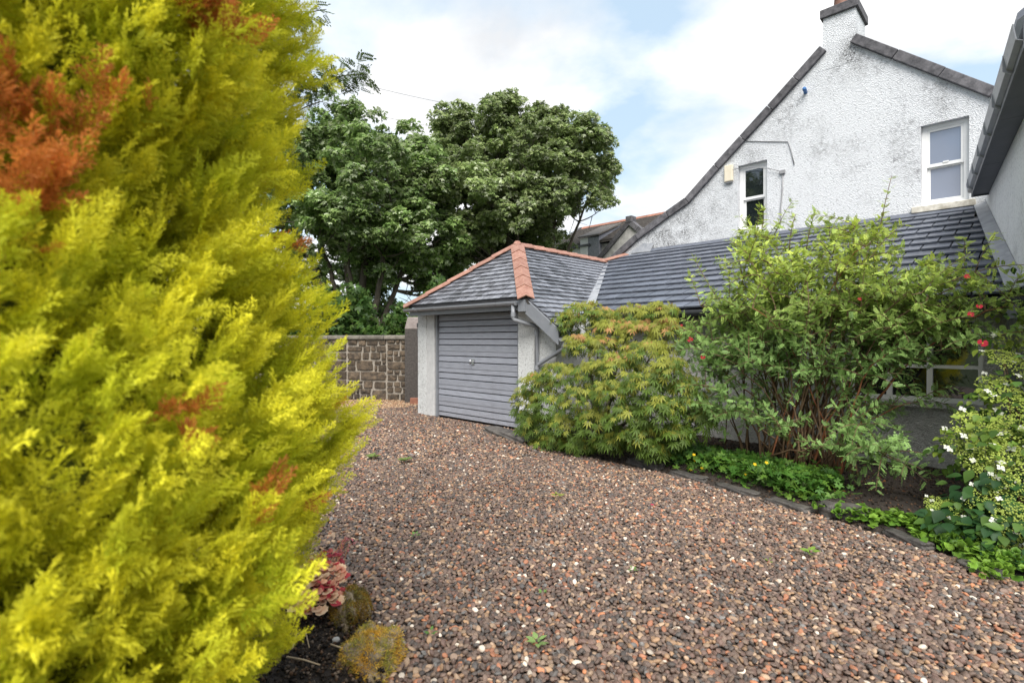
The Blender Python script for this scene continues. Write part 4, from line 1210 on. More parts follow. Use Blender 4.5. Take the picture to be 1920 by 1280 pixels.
while x_ < -2.76:
    x1 = min(x_ + rs.uniform(.8, 1.3), -2.74)
    if -2.74 - x1 < .5: x1 = -2.74
    zb = [.0, rs.uniform(.5, .62), rs.uniform(1.0, 1.15), 1.61]
    for a, b in zip(zb[:-1], zb[1:]): split_wall(x_, x1, a, b)
    x_ = x1
x_ = -8.5
while x_ < -2.75:
    x1 = min(x_ + rs.uniform(.7, 1.1), -2.72)
    if -2.72 - x1 < .3: x1 = -2.72
    m_ = MB(); m_.hexa([(x_ + .004, wy(x_) - .06, 1.62), (x1 - .004, wy(x1) - .06, 1.62), (x1 - .004, wy(x1) + .46, 1.62), (x_ + .004, wy(x_) + .46, 1.62)],
                       [(x_ + .004, wy(x_) - .05, 1.70), (x1 - .004, wy(x1) - .05, 1.70), (x1 - .004, wy(x1) + .44, 1.73), (x_ + .004, wy(x_) + .44, 1.73)])
    m_.build('coping_stone', M['coping'], RW, bevel=.012)
    x_ = x1
PL = thing('stone_pillar', 'dark harled gate pillar with paler pinkish top beside the garage corner', 'pillar', (-2.5, 13.3, 0))
MB().wbox(-2.72, -2.18, 13.25, 13.8, 0, 1.86).build('shaft', M['pillar'], PL, bevel=.02)
m_ = MB(); m_.hexa([(-2.73, 13.24, 1.865), (-2.17, 13.24, 1.865), (-2.17, 13.81, 1.865), (-2.73, 13.81, 1.865)], [(-2.66, 13.3, 2.18), (-2.24, 13.3, 2.18), (-2.24, 13.75, 2.18), (-2.66, 13.75, 2.18)])
m_.build('cap', M['pillar_cap'], PL, bevel=.03)
bp = at_ground(777, 757)
props(MB().wbox(bp[0] - .10, bp[0] + .10, bp[1] - .05, bp[1] + .07, 0, .15).build('clay_brick', M['terracotta_old'], None, bevel=.008), 'terracotta brick standing at the foot of the far downpipe', 'brick')

# ------------------------------------------------------------------ neighbouring house beyond the ridge
NB = thing('neighbour_house', 'old stone house with mossy brown slates and terracotta ridge seen beyond the garage roof', 'house', L(-9, 25, 0), THETA)
TR = 26.0
rl = to_st(at_t(1086, 431, TR)); rr = to_st(at_t(1232, 408, TR))
rz_ = (rl[2] + rr[2]) / 2; sL, sR = rl[0], rr[0] + 6
ev = to_st(at_t(1040, 468, TR - 3.2)); ezn = ev[2]
te = TR - 3.2
MB().box(sL + .05, sR, te + .2, TR + 3, 0, ezn - .05).build('wall', M['stone_wall_far'], NB)
MB().prism([L(sL, TR, rz_), L(sL, te, ezn), L(sR, te, ezn), L(sR, TR, rz_)], EZ * .08).build('roof', M['old_slate'], NB)
MB().prism([L(sL, TR, rz_ - .01), L(sR, TR, rz_ - .01), L(sR, TR + 3.2, ezn), L(sL, TR + 3.2, ezn)], EZ * .08).build('roof', M['old_slate'], NB)
MB().prism([L(sL - .02, TR, rz_ - .1), L(sL - .02, te + .1, ezn - .05), L(sL - .02, te + .1, ezn + .12), L(sL - .02, TR, rz_ + .2)], L(.22, 0, 0)).build('skew', M['skew'], NB)
k = 22
for i in range(k):
    a = sL + .25 + (sR - sL - .25) * i / k; b = sL + .25 + (sR - sL - .25) * (i + 1) / k - .015
    MB().prism([L(a, TR - .16, rz_ + .03), L(a, TR, rz_ + .19), L(a, TR + .16, rz_ + .03)], L(b - a, 0, 0)).build('ridge_tile', M['terracotta_old'], NB)
MB().box(sL - .1, sL + 3.2, te - .12, te - .01, ezn - .10, ezn + .01).build('gutter', M['gutter_dark'], NB)
MB().box(sL + .3, sL + 2.6, te + .12, te + .195, ezn - 1.6, ezn - .101).build('painted_wall', M['white_paint'], NB)
ap = to_st(at_t(1181, 416, te - .4)); lf = to_st(at_t(1122, 488, te - .4)); rt = to_st(at_t(1204, 434, te - .4))
rgt = (ap[0] + (ap[0] - lf[0]), lf[2])
tw = te - .4
MB().prism([L(lf[0], tw, 0), L(rgt[0], tw, 0), L(rgt[0], tw, rgt[1]), L(ap[0], tw, ap[2] - .1), L(lf[0], tw, lf[2])], ET * 3.2).build('cross_gable', M['stone_wall_far'], NB)
for q in ((lf[0], lf[2]), rgt):
    d_ = np.array([q[0] - ap[0], q[1] - ap[2]]); d_ /= np.linalg.norm(d_); nn = np.array([d_[1], -d_[0]]); nn = nn if nn[1] > 0 else -nn
    for i in range(4):
        a = np.array([ap[0], ap[2]]) + (np.array(q) - np.array([ap[0], ap[2]])) * i / 4; b = np.array([ap[0], ap[2]]) + (np.array(q) - np.array([ap[0], ap[2]])) * (i + 1) / 4 - d_ * .02
        MB().prism([L(*[x_[0], tw - .1, x_[1]]) for x_ in (a - nn * .12, b - nn * .12, b + nn * .12, a + nn * .12)], ET * .4).build('skew_stone', M['skew'], NB)
MB().box(ap[0] - .18, ap[0] + .18, tw - .12, tw + .3, ap[2] - .05, ap[2] + .28).build('apex_stone', M['skew'], NB, bevel=.03)
roof_cover(NB, 'slate', 'slates', M['old_slate'], [L(sL + .2, TR - .02, rz_ + .075), L(sL + .2, te, ezn + .085), L(sR, te, ezn + .085), L(sR, TR - .02, rz_ + .075)], L(0, -(TR - te), ezn - rz_), .28, .21, .014, 0, .02, 7, .03)
# dormer with slated cheek
dl = to_st(at_t(1088, 474, te - .05)); dr = to_st(at_t(1134, 443, te - .05))
zt = rz_ - (rz_ - ezn) * .38
MB().prism([L(dl[0], te - .05, ezn - 1.2), L(dl[0] + .5, te - .05, ezn - 1.2), L(dl[0] + .5, te - .05, ezn + .35), L(dl[0], te - .05, ezn + .35)], ET * .3).build('dormer_wall', M['white_paint'], NB)
MB().prism([L(dl[0] - .1, te - .15, ezn + .36), L(dl[0] + 1.3, te - .15, ezn + .36), L(dl[0] + 1.3, te + 2.0, zt + .25), L(dl[0] - .1, te + 2.0, zt + .25)], EZ * .08).build('dormer_roof', M['old_slate'], NB)
MB().prism([L(dl[0] + .52, te - .04, ezn - 1.2), L(dl[0] + .52, te + 2.0, ezn - .6), L(dl[0] + .52, te + 2.0, zt + .2), L(dl[0] + .52, te - .04, ezn + .34)], L(.7, 0, 0)).build('dormer_cheek', M['slate'], NB)

# ------------------------------------------------------------------ overhead wires
def wire(p, q, sag, lab):
    a, b = np.array(p), np.array(q)
    t_ = np.linspace(0, 1, 24)[:, None]
    pts = a * (1 - t_) + b * t_; pts[:, 2] -= sag * 4 * (t_[:, 0] * (1 - t_[:, 0]))
    o = MB().tube(pts, .009, 5).build('overhead_wire', M['wire'], None)
    props(o, lab, 'wire', 'thin overhead wires in the sky')
wire(at_y(380, 75, 17), at_y(960, 214, 33), .3, 'upper of the two thin wires crossing the sky above the big trees')
wire(at_y(380, 128, 17), at_y(900, 250, 33), .3, 'lower of the two thin wires crossing the sky above the big trees')

# ------------------------------------------------------------------ big broadleaf trees
def tpl_lobed(angs, lens, wid, droop):
    V, T, G = [(0, 0, 0)], [], [.2]
    for a, l in zip(angs, lens):
        a = math.radians(a); dx, dy = math.sin(a), math.cos(a); nx, ny = dy, -dx; b = len(V)
        V += [(dx * l * .5 + nx * wid, dy * l * .5 + ny * wid, -droop * .25 - .05), (dx * l, dy * l, -droop * l * l), (dx * l * .5 - nx * wid, dy * l * .5 - ny * wid, -droop * .25 + .05)]
        T += [(0, b, b + 1), (0, b + 1, b + 2)]; G += [.5, 1, .5]
    return np.array(V), np.array(T), np.array(G)
TPL_SYC = [tpl_lobed((0, 50, -50), (1, .85, .85), .25, .2), tpl_lobed((0, 58, -52), (1, .8, .9), .24, .4)]
def ellipsoid_pts(r, n, c, rad, shell=.55):
    d = nrmz(r.normal(size=(n, 3))); q = (shell + (1 - shell) * r.random(n)) ** .6
    return c + d * q[:, None] * rad
def big_tree(label, base, lobes, stems, seed, n_clump, n_leaf, leaf, col, limb_mat, Y0, stem_r=.22):
    r = np.random.default_rng(seed)
    T_ = thing('sycamore_tree', label, 'tree', base, 0)
    tot = np.array([l[2] * l[3] for l in lobes], float); tot /= tot.sum()
    clumps = []
    for (u, v, ru, rv, dy), fr_ in zip(lobes, tot):
        c = at_y(u, v, Y0 + dy); k = (Y0 + dy) / F_PX
        n = max(3, int(n_clump * fr_))
        pts = ellipsoid_pts(r, n, c, np.array([ru * k, max(ru, rv) * k * .85, rv * k]), .45)
        clumps.append(pts)
    clumps = np.concatenate(clumps)
    # wood: stems then branches that reach the clumps
    b = np.array(base, float)
    st = []
    for (u, v, dy, r0) in stems:
        top = at_y(u, v, Y0 + dy)
        q = b + np.array([(top[0] - b[0]) * .12 + r.uniform(-.15, .15), dy * .1, 0])
        mid = (q + top) / 2 + np.array([(q[0] - top[0]) * .22, 0, (top[2] - q[2]) * .05]) + r.normal(0, .12, 3)
        pts = bez(q, mid, top, 12); pts[1:-1] += r.normal(0, .04, (10, 3))
        rad = np.linspace(r0, r0 * .32, 12); rad[0] *= 1.35
        MB().tube(pts, rad, 9).build('trunk', limb_mat, T_, smooth=True)
        st.append((pts, rad))
    allp = np.concatenate([s_[0][4:] for s_ in st]); allr = np.concatenate([s_[1][4:] for s_ in st])
    wood = MB()
    for c in clumps:
        d = np.linalg.norm(allp - c, axis=1) + 1.6 * np.maximum(0, allp[:, 2] - c[2] + .4)
        i = int(np.argmin(d)); p = allp[i]; rr_ = min(.085, allr[i] * .6)
        m1 = (p + c) / 2 + np.array([0, 0, -.12 * np.linalg.norm(c - p)]) + r.normal(0, .12, 3)
        pts = bez(p, m1, c, 7)
        wood.tube(pts, np.linspace(rr_, .012, 7), 5, cap=False)
        for _ in range(3):
            j = r.integers(3, 6); e = pts[j] + r.normal(0, .5, 3)
            wood.tube([pts[j], (pts[j] + e) / 2 + r.normal(0, .06, 3), e], [.02, .014, .006], 4, cap=False)
    o = wood.build('branches', limb_mat, T_, smooth=True); o['kind'] = 'stuff'
    # leaves
    per = n_leaf // len(clumps)
    P, Dn, Nn, Cc = [], [], [], []
    ctr = clumps.mean(0)
    for c in clumps:
        rad = r.uniform(.42, .95); n = int(per * (rad / .68) ** 2 * r.uniform(.7, 1.2))
        d = nrmz(r.normal(size=(n, 3)) + np.array([0, 0, .55])); q = (.25 + .75 * r.random(n)) ** .5
        # several sprigs per clump so the outline is ragged
        k = 9; sp = nrmz(r.normal(size=(k, 3)) + np.array([0, 0, .35])) * rad * r.uniform(.5, 1.15, (k, 1))
        w_ = r.integers(0, k, n)
        p = c + sp[w_] + d * (q * rad * .46)[:, None] * np.array([1.1, 1.1, .75])
        P.append(p)
        outd = nrmz(p - c)
        out2 = outd * np.array([1, 1, .2]) + np.array([0, 0, -.45]) + r.normal(0, .45, (n, 3))
        Dn.append(out2); Nn.append(nrmz(outd * .5 + np.array([0, 0, .8]) + r.normal(0, .38, (n, 3))))
        tint = r.uniform(.75, 1.25)
        cc = np.array(col)[r.choice(len(col), n)] * tint * r.uniform(.7, 1.3, (n, 1))
        Cc.append(cc)
    P, Dn, Nn, Cc = map(np.concatenate, (P, Dn, Nn, Cc))
    R = frames(Dn, Nn); sc = leaf * r.uniform(.65, 1.25, len(P))
    foliage(T_, 'leaf', 'crown', TPL_SYC, r.integers(0, 2, len(P)), R, P, sc, Cc, M['leaf'], 0)
    return T_
SYC = [(.19, .29, .085), (.23, .33, .095), (.28, .37, .14), (.155, .25, .07), (.38, .44, .27)]
big_tree('broad many-stemmed tree on the left behind the rubble wall', (-6.3, 21.5, 0),
         [(705, 275, 75, 75, 0), (645, 280, 65, 65, 1.0), (735, 265, 45, 50, .6), (800, 320, 45, 60, 0), (805, 400, 60, 60, -.5), (690, 580, 70, 35, 3.0), (790, 545, 70, 45, 3.0), (850, 515, 40, 30, 3.0), (745, 495, 90, 45, 1.5), (680, 470, 70, 50, 1.0), (610, 600, 60, 40, 3.5), (560, 560, 60, 60, 3.5), (600, 330, 80, 110, .6), (690, 360, 110, 95, -1.6), (780, 330, 60, 75, .8), (640, 440, 100, 70, -.6), (745, 440, 90, 60, -1.2), (800, 470, 55, 60, .4), (620, 520, 50, 50, 1.5), (740, 540, 60, 45, 2.6), (450, 380, 150, 170, 1)],
         [(592, 430, 0.3, .16), (625, 330, .6, .20), (690, 330, 0, .22), (740, 400, -.8, .17), (800, 420, .4, .16), (655, 420, -1, .15), (520, 380, 1, .2)], 5, 185, 105000, .15, SYC, M['bark'], 21.5)
big_tree('wide rounded tree rising behind the garage roof', (1.2, 25.0, 0),
         [(960, 270, 90, 65, 0), (900, 255, 70, 45, .6), (1005, 265, 60, 45, .6), (850, 265, 55, 45, .8), (1040, 300, 85, 75, .4), (1098, 352, 62, 52, 0), (830, 330, 60, 70, -.5), (890, 370, 105, 80, -2), (980, 390, 110, 70, -1.4), (1030, 402, 60, 40, .5), (1000, 330, 110, 70, -1.2), (850, 440, 60, 45, -.8), (930, 450, 75, 40, 0), (900, 465, 60, 35, 1.5), (1000, 455, 70, 35, 1.5)],
         [(920, 330, 0, .24), (985, 300, .4, .22), (1050, 330, 0, .20), (1095, 390, .3, .15), (870, 380, -.4, .18), (960, 380, -1, .16)], 9, 165, 100000, .16, [(.21, .285, .095), (.25, .32, .11), (.30, .36, .15), (.18, .25, .085), (.39, .43, .28)], M['bark'], 24.5)

# the tree that stands left of the picture and shows as a reflection in the smaller gable window
src = [o for o in COL.objects if o.name.startswith('sycamore_tree')][-1]
cp = src.copy(); COL.objects.link(cp)
cp.location = (-10.6, 4.2, 0); cp.rotation_euler = (0, 0, 1.9); cp.scale = (.8, .8, .8)
cp['label'] = 'leafy tree left of the picture, seen mirrored in the smaller gable window'
for ch in list(src.children):
    c2 = ch.copy(); COL.objects.link(c2); c2.parent = cp

# undergrowth behind the wall
UG = thing('shrub_row', 'dense bright green undergrowth rising just behind the rubble wall', 'shrubs', (-4.5, 16.5, 0))
r = np.random.default_rng(31)
n = 9000
cx_ = r.uniform(-9.5, -1.9, n); ctr = 16.0 + r.normal(0, .5, n)
hz = (2.5 + .5 * np.sin(cx_ * 2.1) + .4 * np.sin(cx_ * 5.3 + 1)) * r.random(n) ** .6
P = np.stack([cx_, ctr, .2 + hz], 1)
R = frames(r.normal(size=(n, 3)) + np.array([0, -.3, -.3]), r.normal(0, .5, (n, 3)) + np.array([0, -.6, .7]))
ug = np.array([(.045, .10, .02), (.065, .13, .025), (.10, .17, .035)])
foliage(UG, 'leaf', 'foliage', TPL_SYC, r.integers(0, 2, n), R, P, r.uniform(.10, .2, n), ug[r.integers(0, 3, n)] * r.uniform(.6, 1.25, (n, 1)), M['leaf'], 0)
m_ = MB()
for i in range(16):
    x_ = -9 + i * .46
    m_.tube([(x_, 16.2, 0), (x_ + random.uniform(-.2, .2), 16.1, 1.2), (x_ + random.uniform(-.4, .4), 16.0, 2.3)], [.04, .03, .012], 5)
m_.build('stems', M['bark'], UG, kind='stuff')

# ------------------------------------------------------------------ rowan with feathery leaves, top left
RT = thing('rowan_tree', 'slender tree with feathery compound leaves reaching out above the yellow conifer', 'tree', (-4.9, 8.6, 0))
r = np.random.default_rng(41)
tr = bez(np.array([-4.9, 8.6, 0]), np.array([-4.7, 8.5, 3.0]), np.array([-4.2, 8.3, 7.2]), 14)
MB().tube(tr, np.linspace(.13, .03, 14), 9).build('trunk', M['bark'], RT, smooth=True)
TPL_ROW = [tpl_pinnate(6, .30, .055, .3), tpl_pinnate(7, .27, .05, .45)]
twigs = []
def branch(a, c, name='branch', rad=.03, sagk=.25):
    a = np.array(a); c = np.array(c)
    pts = bez(a, (a + c) / 2 + np.array([0, 0, sagk * np.linalg.norm(c - a)]), c, 12)
    MB().tube(pts, np.linspace(rad, .005, 12), 6).build(name, M['bark'], RT, smooth=True)
    twigs.append(pts)
    return pts
b1 = branch(tr[9], at_y(688, 140, 8.0))
branch(tr[11], at_y(612, 18, 8.2)); branch(tr[8], at_y(606, 190, 8.2)); branch(tr[12], at_y(590, -40, 8.0)); branch(tr[7], at_y(590, 120, 8.2))
for i in range(9):
    a_ = 2 * PI * i / 9; j = 6 + i % 8
    if -.3 < math.sin(a_ + .6) < 1.1 and math.cos(a_) > .55: continue
    branch(tr[j], tr[j] + np.array([math.cos(a_) * .9 - .6, math.sin(a_) * 1.5, .7]))
P, Dn, Nn = [], [], []
for pts in twigs:
    L_ = len(pts)
    main = pts is b1
    for k in range(170 if main else 36):
        f = (.45 if main else .35) + (.55 if main else .65) * r.random(); i = f * (L_ - 1); p = pts[int(i)] * (1 - i % 1) + pts[min(int(i) + 1, L_ - 1)] * (i % 1)
        P.append(p + r.normal(0, .10 if main else .07, 3)); d = nrmz(pts[-1] - pts[0]); Dn.append(d * .5 + r.normal(0, .7, 3) + np.array([0, 0, -.35])); Nn.append(r.normal(0, .4, 3) + np.array([0, 0, 1]))
P = np.array(P); n = len(P)
foliage(RT, 'leaf', 'foliage', TPL_ROW, r.integers(0, 2, n), frames(np.array(Dn), np.array(Nn)), P, r.uniform(.15, .24, n), np.array([(.06, .095, .02)]) * r.uniform(.7, 1.5, (n, 1)), M['leaf'], 300)

# ------------------------------------------------------------------ golden conifer in the left foreground
CC = np.array([-1.72, 1.52])
CY_ = thing('golden_conifer', 'big golden yellow conifer with feathery sprays filling the left foreground', 'conifer', (CC[0], CC[1], 0))
PZ = [0.0, .25, .5, .8, 1.1, 1.4, 1.65, 1.95, 2.3, 2.8, 3.4, 4.0, 4.6]
PR = [.46, .62, .78, .98, 1.03, .98, .88, .78, .90, .90, .74, .45, .08]
def prof(z): return np.interp(z, PZ, PR)
r = np.random.default_rng(51)
MB().tube([(CC[0], CC[1], 0), (CC[0], CC[1], 2), (CC[0], CC[1], 4.4)], [.10, .07, .015], 9).build('trunk', M['bark'], CY_, smooth=True)
# inner mass of shaded twigs
V, T = [], []
nz_, na_ = 34, 44
for i in range(nz_):
    z = .12 + 4.2 * i / (nz_ - 1)
    for j in range(na_):
        a = 2 * PI * j / na_
        rr_ = prof(z) * (.66 + .07 * math.sin(5 * a + 3 * z) + .05 * math.sin(11 * a - 7 * z)) + .02 * math.sin(23 * a + 17 * z)
        V.append((rr_ * math.cos(a), rr_ * math.sin(a), z))
for i in range(nz_ - 1):
    for j in range(na_):
        a, b, c, d = i * na_ + j, i * na_ + (j + 1) % na_, (i + 1) * na_ + (j + 1) % na_, (i + 1) * na_ + j
        T += [(a, b, c), (a, c, d)]
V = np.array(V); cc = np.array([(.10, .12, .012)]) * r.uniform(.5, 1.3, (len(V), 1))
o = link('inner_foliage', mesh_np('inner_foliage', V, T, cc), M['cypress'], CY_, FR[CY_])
TPL_CY = [tpl_cypress(s_) for s_ in range(5)]
TPL_CL = [tpl_cypress(s_ + 10, 6, 2, .03) for s_ in range(2)]
cam_az = math.atan2(-CC[1], -CC[0])
def cy_sprays(n, lo, hi, az0, az1, zmax, seed):
    r = np.random.default_rng(seed)
    # sprays gather on plumes: each plume is a short branch that leans out and up
    npl = n // 9
    z = r.uniform(.05, zmax, npl); a = r.uniform(az0, az1, npl)
    keep_ = r.random(npl) < np.clip(prof(z), .15, 1.2) / 1.2
    z, a = z[keep_], a[keep_]
    P, D, N, W = [], [], [], []
    bul = .06 * np.sin(7 * a + 4 * z) + .05 * np.sin(13 * a - 9 * z)
    for zi, ai, bi in zip(z, a, bul):
        od = np.array([math.cos(ai), math.sin(ai), 0]); tg = np.array([-math.sin(ai), math.cos(ai), 0])
        lean = r.uniform(.5, 1.5)
        pd = nrmz(od + np.array([0, 0, lean]) + tg * r.normal(0, .35))
        ro = prof(zi) * r.uniform(lo, hi) + bi
        root = np.array([CC[0], CC[1], zi]) + od * ro
        ln = r.uniform(.10, .20)
        for k in range(9):
            f = k / 8
            p = root + pd * ln * f + r.normal(0, .012, 3)
            d = pd + (tg * r.normal(0, .55) + np.array([0, 0, 1]) * r.normal(0, .3) + od * r.normal(0.1, .35)) * (1.1 - .6 * f)
            P.append(p); D.append(d); N.append(od * .8 + np.array([0, 0, .3]) + r.normal(0, .35, 3)); W.append(f)
    return np.array(P), np.array(D), np.array(N), np.array(W)
def cy_hit(u, v):
    """where the line of sight meets the outside of the crown"""
    for y_ in np.arange(.3, 3.2, .01):
        p = at_y(u, v, y_)
        if np.linalg.norm(p[:2] - CC) < prof(p[2]) + .10: return p
    return at_y(u, v, 1.9)
spots = [(cy_hit(u, v), q * 1.3) for u, v, q in ((60, 235, .085), (130, 250, .075), (180, 225, .05), (20, 300, .08), (10, 390, .07), (70, 300, .05), (245, 195, .04), (400, 25, .07), (380, 60, .04), (552, 425, .09), (556, 395, .08), (545, 455, .06), (370, 808, .05), (520, 905, .035), (510, 950, .045), (590, 960, .04), (440, 690, .03), (632, 785, .035))]
def cy_cols(P, W, seed, bright=1.0):
    r = np.random.default_rng(seed); n = len(P)
    base = np.array([(.20, .31, .015)]) * r.uniform(.6, 1.35, (n, 1))
    tip = np.array([(.93, .87, .06)]) * r.uniform(.72, 1.18, (n, 1))
    # some plumes stay greener
    cl = np.sin(P[:, 0] * 17 + P[:, 2] * 9) + np.sin(P[:, 1] * 19 - P[:, 2] * 14) + np.sin(P[:, 2] * 23 + 2)
    gk = np.clip(.72 + .30 * cl + r.normal(0, .2, n), 0, 1)[:, None]
    grn = np.array([(.55, .61, .03)])
    tip = tip * gk + (tip * .35 + grn * .65) * (1 - gk)
    base = base * (1 - .6 * W[:, None]) + tip * .6 * W[:, None]
    for c, rad in spots:
        d = np.linalg.norm(P - c, axis=1) + r.normal(0, .25 * rad, n)
        k = d < rad
        base[k] = np.array([.38, .13, .025]) * r.uniform(.6, 1.3, (k.sum(), 1)); tip[k] = np.array([.66, .25, .06]) * r.uniform(.6, 1.35, (k.sum(), 1))
    return np.stack([base, tip], 1) * bright
az_mid = cam_az
M['cypress_inst'] = inst_mat('cypress sprays', .45, .6, .25)
sets = [cy_sprays(27000, .84, 1.0, az_mid - 1.5, az_mid + 1.5, 3.5, 52), cy_sprays(13000, .66, .85, az_mid - 1.5, az_mid + 1.5, 3.4, 53)]
P, D_, N_, Wt = [np.concatenate([q[k] for q in sets]) for k in range(4)]
r = np.random.default_rng(54)
cols = cy_cols(P, Wt, 55)
Rm = frames(D_, N_); wh = r.integers(0, 5, len(P)); sc = r.uniform(.07, .125, len(P))
# the outermost sprays nearest the camera are parts one by one, the others one stuff part
rad_ = np.linalg.norm(P[:, :2] - CC, axis=1) / prof(P[:, 2])
dist = np.linalg.norm(P - np.array([0, 0, CAM_H]), axis=1)
first = np.argsort(dist - 1.2 * (rad_ - 1))[:300]
rest_ = np.setdiff1d(np.arange(len(P)), first)
foliage(CY_, 'spray', None, TPL_CY, wh[first], Rm[first], P[first], sc[first], cols[first], M['cypress'], 300)
inst_foliage(CY_, 'sprays', TPL_CY, wh[rest_], Rm[rest_], P[rest_], sc[rest_], cols[rest_], M['cypress_inst'])
sets = [cy_sprays(7000, .84, 1.0, az_mid + 1.5, az_mid + 2 * PI - 1.5, 4.4, 56), cy_sprays(2500, .84, 1.0, az_mid - 1.5, az_mid + 1.5, 4.5, 58)]
P3, D3, N3, W3 = [np.concatenate([q[k] for q in sets]) for k in range(4)]
k_ = (P3[:, 2] > 3.2) | (np.arange(len(P3)) < len(sets[0][0]))
P3, D3, N3, W3 = P3[k_], D3[k_], N3[k_], W3[k_]
inst_foliage(CY_, 'rear_sprays', TPL_CL, r.integers(0, 2, len(P3)), frames(D3, N3), P3, r.uniform(.10, .16, len(P3)), cy_cols(P3, W3, 57), M['cypress_inst'])

# ------------------------------------------------------------------ Japanese maple in front of the garage corner
JM = thing('japanese_maple', 'spreading maple shrub with orange-tipped star leaves covering the garage corner', 'shrub', L(-4.7, 6.5, 0), THETA)
r = np.random.default_rng(61)
TPL_JM = [tpl_palmate((0, 34, -34, 70, -70, 108, -108), (1, .93, .93, .74, .74, .45, .45), .105, .30), tpl_palmate((0, 36, -32, 74, -66, 112, -104), (1, .9, .95, .7, .78, .4, .5), .11, .55), tpl_palmate((0, 30, -36, 62, -70, 100, -108), (1, .95, .88, .75, .7, .5, .42), .10, .42)]
# pads of foliage: (u, v, ru, rv, t)
PADS = [(1095, 590, 52, 30, 6.75), (1065, 605, 35, 28, 6.55), (1130, 600, 45, 28, 6.95), (1185, 590, 50, 26, 6.95), (1235, 590, 45, 30, 6.8), (1150, 620, 50, 26, 6.6), (1120, 650, 55, 24, 6.35), (1085, 645, 40, 24, 6.25), (1200, 625, 50, 30, 6.5), (1250, 630, 40, 40, 6.5),
        (1215, 665, 60, 30, 6.1), (1160, 690, 55, 34, 5.95), (1110, 700, 50, 30, 5.95), (1050, 705, 48, 30, 6.0), (1010, 720, 42, 30, 6.0), (985, 755, 32, 34, 6.05), (1030, 760, 48, 34, 5.85), (1090, 750, 50, 34, 5.75), (1150, 740, 50, 34, 5.7), (1210, 725, 52, 36, 5.75), (1255, 700, 45, 36, 5.85), (1290, 740, 40, 40, 5.95),
        (1240, 770, 48, 34, 5.7), (1180, 785, 50, 34, 5.65), (1115, 795, 48, 32, 5.7), (1060, 800, 45, 30, 5.75), (1010, 800, 38, 28, 5.9), (985, 790, 25, 26, 6.0), (1040, 830, 40, 20, 5.85), (1090, 835, 38, 16, 5.8), (1205, 815, 45, 28, 5.7), (1265, 815, 40, 26, 5.8), (1310, 790, 32, 34, 6.0), (1225, 845, 28, 18, 5.72), (1150, 825, 40, 20, 5.75), (1015, 828, 28, 14, 5.95)]
P, Dn, Nn, Cc = [], [], [], []
base0 = L(-4.6, 6.55, 0)
wood = []
for (u, v, ru, rv, tt) in PADS:
    c = at_t(u, v, tt); k = np.linalg.norm(c[:2]) / F_PX * .93
    rx, rz_2 = ru * k, rv * k
    n = int(70 + ru * rv * .045)
    d = nrmz(r.normal(size=(n, 3)) + np.array([0, 0, .55])); q = .55 + .45 * r.random(n)
    p = c + d * q[:, None] * np.array([rx, rx * .8, rz_2])
    o2 = nrmz((p - c) / np.array([rx, rx, rz_2]))
    P.append(p)
    Dn.append(o2 * np.array([.8, .8, .1]) + np.array([-.15, -.35, -.75]) + r.normal(0, .3, (n, 3)))
    Nn.append(o2 * .7 + np.array([-.1, -.45, .6]) + r.normal(0, .25, (n, 3)))
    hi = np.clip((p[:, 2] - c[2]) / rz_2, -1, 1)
    tone = r.random(n) * .9 + .1 * math.sin(u * .9 + v) + .4 * hi + (.22 if v < 700 else (.0 if v < 760 else -.22))  # tops lean to new-growth orange; low leaves are coloured a shaded green
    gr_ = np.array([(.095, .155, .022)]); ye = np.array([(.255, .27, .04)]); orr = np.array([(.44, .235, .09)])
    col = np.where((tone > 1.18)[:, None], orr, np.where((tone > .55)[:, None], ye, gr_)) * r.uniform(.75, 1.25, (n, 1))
    Cc.append(col)
    wood.append(c)
P, Dn, Nn, Cc = map(np.concatenate, (P, Dn, Nn, Cc)); n = len(P)
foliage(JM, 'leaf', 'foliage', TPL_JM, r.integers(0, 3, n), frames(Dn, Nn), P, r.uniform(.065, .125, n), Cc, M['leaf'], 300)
for i, c in enumerate(wood):
    if i % 3 == 0:
        MB().tube(bez(base0 + r.normal(0, .06, 3) * np.array([1, 1, 0]), base0 * .5 + c * .5 + np.array([0, 0, .25]), c - np.array([0, 0, .03]), 9), np.linspace(.035, .006, 9), 6).build('stem', M['bark'], JM, smooth=True)

# ------------------------------------------------------------------ shrub rose against the lean-to
RB = thing('rose_bush', 'tall airy shrub rose with small leaflets and single dark red flowers before the lean-to', 'rose bush', L(-1.95, 6.9, 0), THETA)
r = np.random.default_rng(71)
TPL_RO = [tpl_pinnate(4, .30, .115, .2), tpl_pinnate(5, .26, .10, .35), tpl_pinnate(4, .28, .12, -.1)]
LOB = [(1500, 480, 120, 55, 6.75, 8), (1640, 480, 110, 60, 6.8, 8), (1755, 545, 100, 45, 6.7, 7), (1400, 550, 100, 65, 6.45, 8), (1325, 600, 70, 60, 6.2, 6), (1330, 685, 55, 50, 6.0, 4), (1400, 640, 70, 60, 6.2, 4), (1500, 560, 110, 45, 6.4, 7), (1640, 570, 110, 40, 6.5, 7), (1770, 610, 80, 45, 6.6, 6), (1830, 580, 50, 45, 6.7, 5), (1620, 640, 60, 28, 6.4, 2), (1720, 670, 80, 35, 6.7, 3),
       (1620, 820, 60, 30, 6.15, 3), (1660, 855, 40, 20, 6.3, 1), (1470, 825, 26, 30, 5.9, 1), (1370, 770, 40, 40, 6.3, 1), (1740, 770, 45, 40, 7.1, 1), (1560, 440, 70, 40, 6.9, 4), (1450, 690, 80, 55, 6.15, 3), (1555, 700, 70, 45, 6.2, 2), (1345, 740, 50, 40, 6.1, 2), (1450, 440, 60, 30, 6.9, 3)]
P, Dn, Nn, Cc = [], [], [], []
wood = MB()
